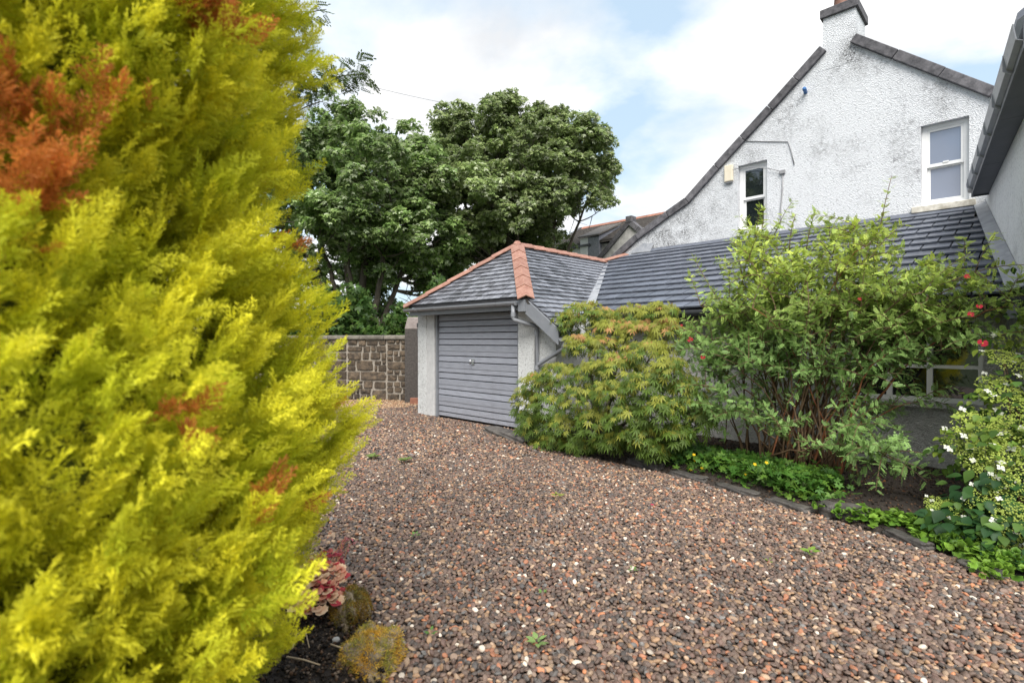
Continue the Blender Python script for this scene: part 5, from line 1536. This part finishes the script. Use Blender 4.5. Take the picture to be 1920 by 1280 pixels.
def leaves_on(pts, n, seg0, top):
    Lp = len(pts)
    for k in range(n):
        f = seg0 + (1 - seg0) * (k + r.random()) / n; i = f * (Lp - 1); i0 = int(i); p = pts[i0] * (1 - i % 1) + pts[min(i0 + 1, Lp - 1)] * (i % 1)
        ax_ = nrmz(pts[min(i0 + 1, Lp - 1)] - pts[max(i0 - 1, 0)]); sd = nrmz(np.cross(ax_, r.normal(size=3)))
        P.append(p); Dn.append(ax_ * .45 + sd + np.array([0, 0, .05]) + r.normal(0, .2, 3)); Nn.append(np.array([0, 0, 1]) + r.normal(0, .35, 3) + np.array([-.1, -.25, 0]))
        h_ = p[2]
        yel = np.clip((h_ - 1.5) / .9, 0, 1) * r.uniform(.3, 1)
        c = np.array([.21, .34, .10]) * (1 - yel) + np.array([.50, .58, .09]) * yel
        Cc.append(c * r.uniform(.65, 1.3))
ncane = 0
for (u, v, ru, rv, tt, cnt) in LOB:
    c = at_t(u, v, tt); k = np.linalg.norm(c[:2]) / F_PX * .93
    for j in range(cnt):
        e = c + nrmz(r.normal(size=3)) * np.array([ru * k, .32, rv * k]) * r.random() ** .4
        st_ = to_st(e)
        if st_[1] > 7.45 and st_[2] < 2.5: e = L(st_[0], 7.4, st_[2])
        b = L(-1.95 + r.normal(0, .30), 6.8 + r.normal(0, .2), 0)
        b = b + (e - b) * np.array([.05, .05, 0])
        m1 = b * .55 + e * .45 + np.array([0, 0, .42 * max(e[2], .9)]) + r.normal(0, .08, 3)
        pts = bez(b, m1, e, 14); pts[2:-1] += r.normal(0, .012, (11, 3))
        r0 = r.uniform(.007, .015)
        MB().tube(pts, np.linspace(r0, .004, 14), 6).build('cane', M['red_cane'] if r.random() < .12 else M['cane'], RB, smooth=True)
        ncane += 1
        leaves_on(pts, 14, .60, True)
        for q in range(9):
            i = r.integers(8, 14); p = pts[min(i, 13)]
            d = nrmz(nrmz(e - b) * .3 + nrmz(r.normal(size=3)) * np.array([1, .8, .75]) + np.array([0, 0, .15])); ln = r.uniform(.22, .52)
            t2 = bez(p, p + d * ln * .5 + np.array([0, 0, .06]), p + d * ln + np.array([0, 0, -.03]), 6)
            s2 = to_st(t2[-1])
            if s2[1] > 7.7 and s2[2] < 2.3: continue
            wood.tube(t2, [.005, .0045, .004, .0035, .003, .002], 4, cap=False)
            leaves_on(t2, int(11 + ln * 30), .12, True)
# tall shoots standing above the crown
for (u0, v0, u1, v1, tt) in ((1636, 520, 1672, 330, 6.9), (1480, 470, 1492, 402, 6.9), (1512, 470, 1530, 395, 6.95), (1428, 480, 1432, 412, 6.9), (1560, 460, 1556, 405, 6.95), (1345, 560, 1300, 482, 6.6), (1600, 470, 1612, 415, 6.95)):
    a = at_t(u0, v0, tt); b = at_t(u1, v1, tt)
    pts = bez(a, (a + b) / 2 + L(-.03, 0, .03), b, 9)
    MB().tube(pts, np.linspace(.007, .003, 9), 6).build('shoot', M['cane'], RB, smooth=True)
    leaves_on(pts, 30, .12, True)
wood.build('twigs', M['cane'], RB, kind='stuff')
P, Dn, Nn, Cc = map(np.array, (P, Dn, Nn, Cc)); n = len(P)
foliage(RB, 'leaf', 'foliage', TPL_RO, r.integers(0, 3, n), frames(Dn, Nn), P, r.uniform(.052, .088, n), Cc, M['leaf'], 300)
# flowers
def rose_flower(u, v, tt, size, col):
    c = at_t(u, v, tt)
    V, T, g = [], [], []
    rr_ = random.Random(int(u * 7 + v))
    for k in range(5):
        a = 2 * PI * k / 5 + rr_.random()
        b0 = len(V)
        V += [(0, 0, 0), (math.cos(a - .55) * .42, math.sin(a - .55) * .42, .10), (math.cos(a - .38) * .58, math.sin(a - .38) * .58, .20), (math.cos(a + .38) * .58, math.sin(a + .38) * .58, .17), (math.cos(a + .7) * .42, math.sin(a + .7) * .42, .08)]
        T += [(b0, b0 + 1, b0 + 2), (b0, b0 + 2, b0 + 3), (b0, b0 + 3, b0 + 4)]
    ax_ = nrmz(np.array([-.35, -.75, .55])); Rm = frames(np.array([np.cross(ax_, [1, 0, 0])]), np.array([ax_]))[0]
    me = mesh_np('flower', np.array(V), np.array(T), np.array([col] * len(V)) * np.array([[rr_.uniform(.8, 1.2)] for _ in V]))
    fl = link('flower', me, M['petal'], RB, Matrix.Translation(Vector(c)) @ Matrix(Rm.tolist()).to_4x4() @ Matrix.Scale(size, 4))
    Vb = np.array([(math.cos(a) * .1, math.sin(a) * .1, .1) for a in np.linspace(0, 2 * PI, 7)[:-1]] + [(0, 0, .2)])
    me2 = mesh_np('stamens', Vb, np.array([(i, (i + 1) % 6, 6) for i in range(6)]), np.array([(.5, .3, .05)] * 7))
    link('stamens', me2, M['petal'], fl, Matrix.Translation(Vector(c)) @ Matrix(Rm.tolist()).to_4x4() @ Matrix.Scale(size, 4))
for (u, v, tt, sz) in ((1842, 644, 6.1, .085), (1820, 590, 6.2, .06), (1836, 575, 6.25, .055), (1813, 519, 6.3, .055), (1612, 561, 5.9, .04), (1294, 637, 5.6, .075), (1318, 670, 5.6, .06), (1278, 610, 5.7, .035)):
    rose_flower(u, v, tt, sz * .8, (.30, .010, .025))

# ------------------------------------------------------------------ climbing hydrangea at the right edge
HY = thing('hydrangea_bush', 'leafy shrub with lime lacecap flower heads and white florets at the right edge', 'shrub', L(.1, 6.0, 0), THETA)
r = np.random.default_rng(81)
TPL_HY = [tpl_oval(.36, .08, .18), tpl_oval(.40, .05, .28), tpl_oval(.33, .10, .1)]
P, Dn, Nn, Cc, Sz = [], [], [], [], []
HL = [(1900, 700, 60, 60, 6.6, 110), (1880, 760, 55, 50, 6.4, 120), (1850, 830, 65, 50, 6.1, 150), (1900, 860, 60, 60, 5.9, 150), (1800, 850, 40, 40, 6.1, 60), (1880, 930, 70, 45, 5.7, 170), (1840, 985, 75, 40, 5.45, 170), (1900, 1010, 60, 40, 5.3, 130), (1780, 970, 40, 30, 5.6, 60), (1900, 1060, 40, 25, 5.15, 70), (1880, 620, 50, 50, 6.9, 60), (1905, 550, 40, 50, 7.1, 40), (1990, 850, 90, 170, 6.0, 260)]
for (u, v, ru, rv, tt, n) in HL:
    c = at_t(u, v, tt); k = np.linalg.norm(c[:2]) / F_PX * .93
    d = nrmz(r.normal(size=(n, 3)) + np.array([-.1, -.3, .2])); q = (.35 + .65 * r.random(n)) ** .5
    p = c + d * q[:, None] * np.array([ru * k, ru * k * .8, rv * k])
    p[:, 2] = np.maximum(p[:, 2], .1)
    P.append(p); Dn.append(d * np.array([.9, .9, .2]) + np.array([-.1, -.3, -.45]) + r.normal(0, .35, (n, 3))); Nn.append(d * .6 + np.array([-.1, -.35, .75]) + r.normal(0, .25, (n, 3)))
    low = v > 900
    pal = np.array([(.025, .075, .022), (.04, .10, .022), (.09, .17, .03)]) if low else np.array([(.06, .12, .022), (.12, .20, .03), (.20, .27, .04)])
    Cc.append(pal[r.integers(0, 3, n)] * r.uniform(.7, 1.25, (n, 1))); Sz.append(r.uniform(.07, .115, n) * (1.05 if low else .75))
P, Dn, Nn, Cc, Sz = map(np.concatenate, (P, Dn, Nn, Cc, Sz)); n = len(P)
inview = np.where((P[:, 0] / P[:, 1]) < .985, 1.0, .3)
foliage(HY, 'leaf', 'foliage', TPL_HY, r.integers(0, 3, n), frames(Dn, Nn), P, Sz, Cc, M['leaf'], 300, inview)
def tpl_head(seed, nb=260):
    rr_ = random.Random(seed); V, T, G_ = [], [], []
    for i in range(nb):
        a = rr_.random() * 2 * PI; q = rr_.random() ** .5; x_, y_ = q * math.cos(a), q * math.sin(a); z_ = .35 * (1 - q * q) + rr_.uniform(-.05, .05)
        s_ = rr_.uniform(.03, .055); b0 = len(V)
        V += [(x_ - s_, y_, z_), (x_ + s_ * .6, y_ - s_, z_ + .01), (x_ + s_ * .6, y_ + s_, z_), (x_, y_, z_ + s_ * 1.2)]
        T += [(b0, b0 + 1, b0 + 3), (b0 + 1, b0 + 2, b0 + 3), (b0 + 2, b0, b0 + 3)]
        G_ += [0, 0, 0, 0]
    for k in range(12):                                      # stalks
        a = 2 * PI * k / 12; b0 = len(V)
        V += [(0, 0, -.35), (math.cos(a) * .8, math.sin(a) * .8, .05), (math.cos(a + .06) * .8, math.sin(a + .06) * .8, .05)]; T += [(b0, b0 + 1, b0 + 2)]; G_ += [0] * 3
    for k in range(3):                                       # white sterile florets at the rim
        a = rr_.random() * 2 * PI; cx0, cy0 = math.cos(a) * 1.0, math.sin(a) * 1.0
        for j in range(4):
            t_ = a + j * PI / 2; b0 = len(V)
            V += [(cx0, cy0, .16), (cx0 + math.cos(t_ - .6) * .13, cy0 + math.sin(t_ - .6) * .13, .19), (cx0 + math.cos(t_) * .18, cy0 + math.sin(t_) * .18, .17), (cx0 + math.cos(t_ + .6) * .13, cy0 + math.sin(t_ + .6) * .13, .19)]
            T += [(b0, b0 + 1, b0 + 2), (b0, b0 + 2, b0 + 3)]; G_ += [1] * 4
    return np.array(V), np.array(T), np.array(G_, float)
TPL_HD = [tpl_head(s_) for s_ in range(4)]
HD = [(1830, 805, 6.0, 34), (1860, 820, 5.9, 36), (1805, 830, 5.95, 28), (1880, 850, 5.8, 34), (1845, 865, 5.75, 30), (1905, 800, 6.0, 30), (1895, 750, 6.2, 28), (1870, 725, 6.3, 26), (1905, 690, 6.4, 28), (1880, 670, 6.5, 24), (1855, 795, 6.1, 26), (1910, 870, 5.7, 34), (1840, 935, 5.45, 22), (1780, 955, 5.5, 24), (1755, 945, 5.5, 16), (1870, 1020, 5.2, 28), (1860, 1045, 5.15, 22), (1910, 980, 5.3, 34), (1915, 1030, 5.2, 26), (1890, 915, 5.5, 26), (1900, 640, 6.7, 22), (1865, 880, 5.7, 26)]
P = np.array([at_t(u, v, tt) for u, v, tt, s_ in HD]); sc = np.array([s_ * np.linalg.norm(p[:2]) / F_PX * .95 for p, (u, v, tt, s_) in zip(P, HD)])
n = len(P); up = nrmz(np.array([[-.25, -.55, .75]]) + r.normal(0, .2, (n, 3)))
ax_ = np.cross(up, nrmz(r.normal(size=(n, 3))))
cols = np.stack([np.array([(.36, .44, .085)]) * r.uniform(.8, 1.2, (n, 1)), np.array([(.75, .76, .66)]) * np.ones((n, 1))], 1)
foliage(HY, 'flower_head', None, TPL_HD, r.integers(0, 4, n), frames(ax_, up), P, sc, cols, M['petal'], 300)
for i in range(9):
    b = L(.1 + r.normal(0, .15), 6.2 + r.normal(0, .25), 0); e = P[r.integers(0, n)]
    MB().tube(bez(b, (b + e) / 2 + np.array([0, 0, .2]), e, 8), np.linspace(.012, .004, 8), 5).build('stem', M['cane'], HY, smooth=True)

# ------------------------------------------------------------------ low plants at the bed edge
def low_patch(name, label, cat, pts_uv, n, h, size, cols, tpls, seed, spread=.12, nparts=0):
    r = np.random.default_rng(seed)
    c0 = at_ground(*pts_uv[len(pts_uv) // 2][:2])
    T_ = thing(name, label, cat, c0, 0)
    A = np.array([at_ground(u, v) for u, v in pts_uv])
    f = r.random(n) * (len(A) - 1); i = f.astype(int); q = (f - i)[:, None]
    p = A[i] * (1 - q) + A[np.minimum(i + 1, len(A) - 1)] * q + r.normal(0, spread, (n, 3)) * np.array([1, 1, 0])
    p[:, 2] = .04 + h * r.random(n) ** .8
    d = nrmz(r.normal(size=(n, 3)) + np.array([0, -.2, -.1])); nn = np.array([0, -.25, 1]) + r.normal(0, .33, (n, 3))
    cl = np.array(cols)[r.integers(0, len(cols), n)] * r.uniform(.65, 1.3, (n, 1))
    foliage(T_, 'leaf', 'foliage', tpls, r.integers(0, len(tpls), n), frames(d, nn), p, size * r.uniform(.65, 1.25, n), cl, M['leaf'], nparts)
    return T_, A, p
TPL_GE = [tpl_palmate((0, 50, -50, 100, -100), (1, .95, .95, .7, .7), .20, .12), tpl_palmate((0, 46, -54, 95, -105), (1, .9, .95, .75, .7), .22, -.1)]
TPL_RD = [tpl_round(5, .10, .1, .5), tpl_round(6, .16, -.1, .6)]
BT, A, pp = low_patch('buttercup_patch', 'low patch of green cut leaves with yellow buttercups along the bed edge', 'ground cover',
                      [(1262, 868), (1320, 880), (1380, 893), (1440, 908), (1500, 925), (1520, 930)], 3000, .22, .06, [(.05, .13, .018), (.075, .17, .025), (.11, .21, .03)], TPL_GE, 91, .17, 300)
for (u, v) in ((1301, 853), (1303, 864), (1295, 881), (1316, 878), (1415, 871), (1398, 891), (1472, 897), (1437, 868)):
    c = at_t(u, v, 5.85)
    m_ = MB(); vs = [tuple(c)]
    for k in range(10):
        a = 2 * PI * k / 10; q = .022 if k % 2 else .015
        vs.append((c[0] + math.cos(a) * q, c[1] + math.sin(a) * q * .6 - .004, c[2] + .008 + math.sin(a) * q * .7))
    m_.add(vs, [(0, k + 1, (k + 1) % 10 + 1) for k in range(10)])
    o = m_.build('flower', M['petal'], BT); set_col(o.data, np.array([(.75, .50, .02)] * 11))
EP, A, pp = low_patch('edging_weeds', 'bright lime green weeds creeping along the right bed edge', 'weeds',
                      [(1575, 972), (1640, 985), (1690, 985), (1720, 1000), (1760, 1020), (1790, 1035), (1830, 1050), (1880, 1068), (1915, 1075)], 1200, .07, .055, [(.15, .28, .03), (.19, .33, .04), (.10, .21, .025)], TPL_RD, 92, .065, 300)
low_patch('edging_weeds', 'small lime weeds beside the dark block at the middle of the bed edge', 'weeds', [(1515, 945), (1535, 942), (1470, 938)], 60, .06, .05, [(.15, .26, .03), (.10, .2, .025)], TPL_RD, 93, .04, 60)
low_patch('edging_weeds', 'straggling weeds spilling over the gravel at the lower right', 'weeds', [(1822, 1068), (1850, 1080), (1875, 1095)], 70, .05, .045, [(.15, .28, .03), (.19, .33, .04)], TPL_RD, 94, .04, 70)
low_patch('shade_plants', 'dark green leaves growing in shade under the maple', 'ground cover', [(1130, 845), (1190, 852), (1250, 850), (1300, 850)], 500, .16, .06, [(.03, .08, .015), (.045, .1, .02)], TPL_GE, 95, .10, 0)
LT, A, pp = low_patch('leaf_litter', 'brown fallen leaves on the dark soil below the wall', 'leaf litter', [(1540, 925), (1600, 915), (1660, 925), (1720, 925)], 220, .015, .05, [(.16, .06, .025), (.24, .10, .035), (.10, .05, .025)], TPL_HY, 96, .16, 0)

# clods and crumbs on the soil
def crumbs(name, lab, xs, ys, zs, size, pal, seed):
    r = np.random.default_rng(seed); n = len(xs)
    V = np.array([(1, 0, 0), (-1, 0, 0), (0, 1, 0), (0, -1, 0), (0, 0, .8), (0, 0, -.8)], float) * .5
    T = np.array([(0, 2, 4), (2, 1, 4), (1, 3, 4), (3, 0, 4), (2, 0, 5), (1, 2, 5), (3, 1, 5), (0, 3, 5)])
    R = frames(r.normal(size=(n, 3)), r.normal(size=(n, 3)))
    a, b, c = joined((V, T, np.zeros(6)), R, np.stack([xs, ys, zs], 1), size * r.uniform(.4, 1.6, n), np.array(pal)[r.integers(0, len(pal), n)] * r.uniform(.6, 1.4, (n, 1)))
    o = link(name, mesh_np(name, a, b, c), M['petal'], None); props(o, lab, 'soil crumbs', None, 'stuff')
r = np.random.default_rng(97)
q = r.random(9000); s_ = -6.3 + 6.6 * r.random(9000); t0 = edge_t(s_); tt_ = t0 + .04 + q * (7.8 - t0 - .04)
W = La(np.stack([s_, tt_, np.zeros(9000)], 1)); b_ = (tt_ - t0) / (8 - t0)
zz_ = np.minimum(1, b_ * 8) * (.05 + .06 * b_ + .018 * hnoise(W[:, 0], W[:, 1])) + .004
SOILP = [(.03, .022, .017), (.05, .037, .028), (.075, .055, .04), (.02, .016, .013), (.13, .075, .045)]
crumbs('soil_crumbs', 'dark crumbs and chips of soil scattered over the right flower bed', W[:, 0], W[:, 1], zz_, .022, SOILP, 1)
x_ = r.uniform(-2.6, -.45, 20000); y_ = r.uniform(1.7, 3.9, 20000); k_ = in_poly(x_, y_, LBED); x_, y_ = x_[k_], y_[k_]
crumbs('soil_crumbs', 'dark crumbs of soil under the yellow conifer beside the boulders', x_, y_, .075 + .014 * hnoise(x_ * 1.4, y_ * 1.4) + r.uniform(-.02, .006, len(x_)), .017, SOILP + [(.2, .15, .11)], 2)
# edging stones and boards
import bmesh
def rock(name, label, cat, c, sx, sy, sz, rz, mat, seed, group=None, boxy=.6, sub=3):
    bm = bmesh.new(); bmesh.ops.create_icosphere(bm, subdivisions=sub, radius=1)
    r_ = np.random.default_rng(seed); ph = r_.uniform(0, 6, 9)
    for v in bm.verts:
        p = np.array(v.co); m1 = np.abs(p).max(); p = p * (1 - boxy) + (p / m1) * boxy * .86
        k = 1 + .035 * math.sin(p[0] * 9 + p[1] * 7 + ph[4]) * math.sin(p[1] * 11 + ph[5]) + .022 * math.sin(p[2] * 17 + p[0] * 15 + ph[6]) + .07 * math.sin(p[0] * 4 + ph[0]) * math.sin(p[1] * 4 + ph[1]) + .05 * math.sin(p[2] * 7 + ph[2] + p[0] * 5) + .03 * math.sin(p[0] * 13 + ph[3] + p[1] * 11)
        p = p * k; v.co = (p[0] * sx, p[1] * sy, p[2] * sz)
    for f in bm.faces: f.smooth = True
    me = bpy.data.meshes.new(name); bm.to_mesh(me); bm.free()
    o = link(name, me, mat, None, Matrix.Translation(Vector([float(x) for x in c])) @ Matrix.Rotation(rz, 4, 'Z'))
    return props(o, label, cat, group)
GE = 'dark stones edging the right flower bed'
def edge_stone(u0, v0, u1, v1, h, dep, lab, seed):
    a = at_ground(u0, v0); b = at_ground(u1, v1); c = (a + b) / 2; d = b - a
    rock('edging_stone', lab, 'stone', (c[0], c[1] + dep * .3, h * .25), np.linalg.norm(d) / 2, dep, h * .75, math.atan2(d[1], d[0]), M['edging'], seed, GE, .8, 4)
edge_stone(912, 806, 1002, 836, .10, .16, 'long flat slab lying at the garage door corner under the maple', 1)
edge_stone(1180, 868, 1246, 884, .09, .10, 'dark edging stone under the hanging right side of the maple', 2)
edge_stone(1255, 888, 1330, 906, .06, .07, 'low dark stone in front of the buttercups, nearest the maple', 3)
edge_stone(1340, 912, 1430, 936, .06, .07, 'low dark stone in front of the middle of the buttercup patch', 4)
edge_stone(1440, 940, 1525, 966, .06, .07, 'low dark stone in front of the rose stems', 5)
edge_stone(1535, 962, 1650, 985, .13, .11, 'largest dark block of the edging, right of the rose stems', 6)
edge_stone(1660, 1000, 1752, 1036, .06, .06, 'dark edging piece below the lime weeds', 7)
edge_stone(1800, 1058, 1900, 1092, .05, .07, 'flat dark stone at the lower right end of the edging', 8)
a = at_ground(1748, 1008); b = at_ground(1812, 1040); d = b - a; nrm_ = nrmz(np.array([-d[1], d[0], 0]))
m_ = MB(); m_.hexa([a, b, b + nrm_ * .03, a + nrm_ * .03], [p + np.array([0, 0, .10]) for p in (a, b, b + nrm_ * .03, a + nrm_ * .03)])
props(m_.build('edging_board', M['timber'], None, bevel=.004), 'weathered board on edge among the lime weeds at the right', 'board')

# mossy boulders, heucheras and twigs by the conifer
def boulder(lab, c, sx, sy, sz, rz, seed, moss, amt):
    o = rock('boulder', lab, 'boulder', c, sx, sy, sz, rz, M['boulder'], seed, 'mossy boulders by the conifer', .5, 5)
    r = np.random.default_rng(seed); me = o.data
    co = np.array([v.co[:] for v in me.vertices]); no = np.array([v.normal[:] for v in me.vertices]); ph = r.uniform(0, 6, 8)
    q = co * 38
    dsp = .006 * np.sin(q[:, 0] + ph[0] + 1.5 * np.sin(q[:, 1] * .7)) * np.sin(q[:, 1] * .9 + ph[1]) + .004 * np.sin(q[:, 2] * 1.7 + ph[2] + q[:, 0]) + .0025 * np.sin(q[:, 0] * 3.1 + q[:, 1] * 2.7 + ph[3]) + r.normal(0, .0009, len(co))
    co = co + no * dsp[:, None]; me.vertices.foreach_set('co', co.astype(np.float32).ravel()); me.update()
    m4 = o.matrix_basis; W = np.array([(m4 @ Vector(p))[:] for p in co]); Rn = np.array(m4.to_3x3()); WN_ = no @ Rn.T
    pat = np.sin(W[:, 0] * 31 + ph[4]) + np.sin(W[:, 1] * 27 + ph[5]) + .8 * np.sin(W[:, 0] * 60 + W[:, 1] * 50) + r.normal(0, .5, len(W)) + 1.6 * WN_[:, 2]
    ok = np.where(pat > np.quantile(pat, 1 - amt))[0]; n = 16000
    k = r.choice(ok, n); P = W[k] + r.normal(0, .005, (n, 3)); nn = nrmz(WN_[k] + r.normal(0, .5, (n, 3)))
    V = np.array([(-.12, 0, 0), (.12, 0, 0), (0, 1, 0)]); T = np.array([(0, 1, 2)])
    ci = np.clip((np.sin(W[k, 0] * 45 + ph[6]) + np.sin(W[k, 1] * 41 + ph[7])) * .35 + .5 + r.normal(0, .25, n), 0, .999)
    cols = np.array(moss)[(ci * len(moss)).astype(int)] * r.uniform(.6, 1.3, (n, 1))
    a, b, c_ = joined((V, T, np.zeros(3)), frames(nn, r.normal(size=(n, 3))), P - nn * .002, r.uniform(.008, .020, n), cols)
    li = np.array(m4.inverted()); a = a @ li[:3, :3].T + li[:3, 3]
    mo = link('moss', mesh_np('moss', a, b, c_), M['petal'], None); mo.parent = o; mo['kind'] = 'stuff'
M['boulder'] = simple_mat('weathered sandstone', (0.10, 0.075, 0.045), (0.30, 0.235, 0.15), 24, 0.95, 1.0, 0.008, 0, 110)
bo = at_ground(652, 1178)
boulder('upper mossy boulder beside the coral plants at the gravel edge', (bo[0], bo[1] + .05, .04), .105, .17, .125, .25, 12, [(.20, .12, .02), (.34, .20, .035), (.26, .24, .05), (.13, .10, .03)], .45)
bo = at_ground(690, 1268)
boulder('lower mossy boulder with orange moss at the bottom edge of the picture', (bo[0], bo[1] + .06, .045), .125, .15, .125, -.3, 13, [(.62, .36, .05), (.56, .40, .07), (.66, .44, .10), (.36, .33, .06)], .8)
bo = at_ground(600, 1225)
rock('stone', 'pale flint stone lying on the soil beside the boulders', 'stone', (at_ground(630, 1230)[0], at_ground(630, 1230)[1], .085), .020, .016, .013, .4, M['stone_wall_far'], 14, None, .5, 2)
TPL_HE = [tpl_round(8, .10, .22, .5), tpl_round(9, .08, .35, .5)]
def heuchera(label, u, v, n, size, h, pal, seed, spread):
    r = np.random.default_rng(seed); c = at_ground(u, v)
    T_ = thing('heuchera_plant', label, 'plant', c, 0, 'heucheras at the foot of the conifer')
    a = r.uniform(0, 2 * PI, n); q = spread * r.random(n) ** .6
    p = np.stack([c[0] + np.cos(a) * q, c[1] + np.sin(a) * q, .08 + h * (1 - .55 * (q / spread) ** 2) * r.uniform(.6, 1, n)], 1)
    d = np.stack([np.cos(a), np.sin(a), -.25 * np.ones(n)], 1) + r.normal(0, .3, (n, 3)) + np.array([.1, -.3, 0]); nn = np.stack([np.cos(a) * .4, np.sin(a) * .4 - .35, np.ones(n)], 1) + r.normal(0, .25, (n, 3))
    i = r.integers(0, len(pal), n); base = np.array([x_[0] for x_ in pal])[i]; tip = np.array([x_[1] for x_ in pal])[i]
    cl = np.stack([base, tip], 1) * r.uniform(.8, 1.2, (n, 1, 1))
    foliage(T_, 'leaf', None, TPL_HE, r.integers(0, 2, n), frames(d, nn), p, size * r.uniform(.7, 1.25, n), cl, M['petal'], 300)
    for k in range(5):
        e = p[r.integers(0, n)]
        MB().tube(bez(c + np.array([0, 0, .03]), (c + e) / 2 + np.array([0, 0, .03]), e, 5), .003, 5).build('stalk', M['red_cane'], T_)
CORAL = [((.62, .18, .10), (.78, .48, .30)), ((.58, .14, .09), (.74, .36, .24)), ((.42, .03, .05), (.52, .07, .08)), ((.70, .34, .17), (.82, .60, .40))]
heuchera('coral and peach leaved plant beside the upper boulder', 592, 1172, 80, .056, .17, CORAL, 3, .13)
heuchera('peach and red leaved plant behind the coral one', 614, 1126, 60, .052, .16, CORAL, 4, .10)
heuchera('small dark red leaved plant farthest back at the conifer edge', 612, 1085, 20, .045, .12, [((.28, .02, .035), (.38, .05, .07)), ((.40, .05, .05), (.48, .12, .10))], 5, .08)
SP = thing('red_sprig', 'thin pinkish red sprig growing over the gravel edge', 'plant', at_ground(640, 1048), 0)
r = np.random.default_rng(14)
P, Dn = [], []
for k in range(8):
    a = at_ground(622, 1062) + r.normal(0, .04, 3) * np.array([1, 1, 0]); e = at_ground(660 + r.uniform(-30, 12), 1030 + r.uniform(-15, 20)) + np.array([0, 0, r.uniform(.04, .12)])
    pts = bez(a, (a + e) / 2 + np.array([0, 0, .08]), e, 8)
    MB().tube(pts, .0025, 5).build('stem', M['red_cane'], SP)
    for j in range(9): P.append(pts[r.integers(2, 8)] + r.normal(0, .006, 3)); Dn.append(r.normal(size=3))
n = len(P)
foliage(SP, 'leaf', None, [tpl_oval(.25)], np.zeros(n, int), frames(np.array(Dn), r.normal(0, .4, (n, 3)) + np.array([0, 0, 1])), np.array(P), r.uniform(.015, .028, n), np.array([(.42, .12, .15)]) * r.uniform(.6, 1.4, (n, 1)), M['petal'], 300)
def twig(lab, uv, seed):
    pts = [at_ground(u, v) + np.array([0, 0, .095 + dz]) for u, v, dz in uv]
    props(MB().tube(pts, np.linspace(.0045, .003, len(pts)), 6).build('dry_twig', M['twig'], None, smooth=True), lab, 'twig', 'dry twigs on the soil by the conifer')
twig('bent dry stalk arching over the soil left of the boulders', [(548, 1252, 0), (556, 1235, .03), (572, 1230, .04), (580, 1250, 0)], 1)
twig('straight dry twig lying in front of the lower boulder', [(620, 1243, 0), (650, 1258, .01), (690, 1262, .02), (715, 1262, .02)], 2)
twig('thick straw coloured twig at the bottom edge of the soil', [(538, 1268, 0), (570, 1276, .005), (600, 1284, 0)], 3)

# weeds and petals on the gravel
def weed(lab, u, v, n, size, col, seed):
    r = np.random.default_rng(seed); c = at_ground(u, v)
    T_ = thing('small_weed', lab, 'weed', c, 0, 'small weeds growing through the gravel')
    a = np.linspace(0, 2 * PI, n, endpoint=False) + r.uniform(0, 1)
    p = np.stack([c[0] + np.cos(a) * .012, c[1] + np.sin(a) * .012, np.full(n, .032) + r.uniform(0, .02, n)], 1)
    d = np.stack([np.cos(a), np.sin(a), np.full(n, .35)], 1); nn = np.tile([0, -.1, 1.0], (n, 1)) + r.normal(0, .2, (n, 3))
    foliage(T_, 'leaf', None, [tpl_oval(.26)], np.zeros(n, int), frames(d, nn), p, size * r.uniform(.6, 1.2, n), np.array([col]) * r.uniform(.75, 1.3, (n, 1)), M['leaf'], 300)
GW = (.13, .25, .06)
weed('pale green weed in the near gravel below the middle of the picture', 1008, 1218, 9, .055, (.20, .30, .10), 1)
weed('tiny green weed in the gravel left of the near pale one', 808, 1200, 5, .03, GW, 2)
weed('small weed at the gravel near the top boulder', 778, 1012, 6, .04, GW, 3)
weed('yellow green weed in the middle of the gravel', 1045, 936, 7, .06, (.25, .30, .05), 4)
weed('weed patch on the far gravel in front of the garage door', 760, 868, 16, .09, (.16, .22, .06), 5)
weed('weed patch on the far gravel close to the conifer', 700, 862, 16, .09, (.16, .22, .06), 6)
weed('round lime weed on the right part of the gravel', 1520, 1044, 9, .055, (.2, .33, .05), 7)
weed('small weed at the right of the gravel below the board', 1440, 1062, 5, .035, (.2, .33, .05), 8)
weed('green sprout on the near gravel right of the middle', 1018, 1122, 4, .03, GW, 9)
weed('green sprout on the gravel at the right of the pale weed', 1188, 1078, 5, .03, GW, 10)
def petal(lab, u, v):
    c = at_ground(u, v) + np.array([0, 0, .04])
    V, T, g = tpl_oval(.4, .1, -.2)
    o = link('fallen_petal', mesh_np('fallen_petal', V * .04, T, np.array([(.48, .03, .09)] * len(V))), M['petal'], None, Matrix.Translation(Vector(c)) @ Matrix.Rotation(u, 4, 'Z'))
    props(o, lab, 'petal', 'pink petals fallen on the gravel')
petal('pink petal on the gravel left of the buttercup patch', 1226, 955)
petal('pink petal on the gravel below the edging stones', 1373, 988)
petal('pink petal on the gravel just under the maple', 1031, 836)
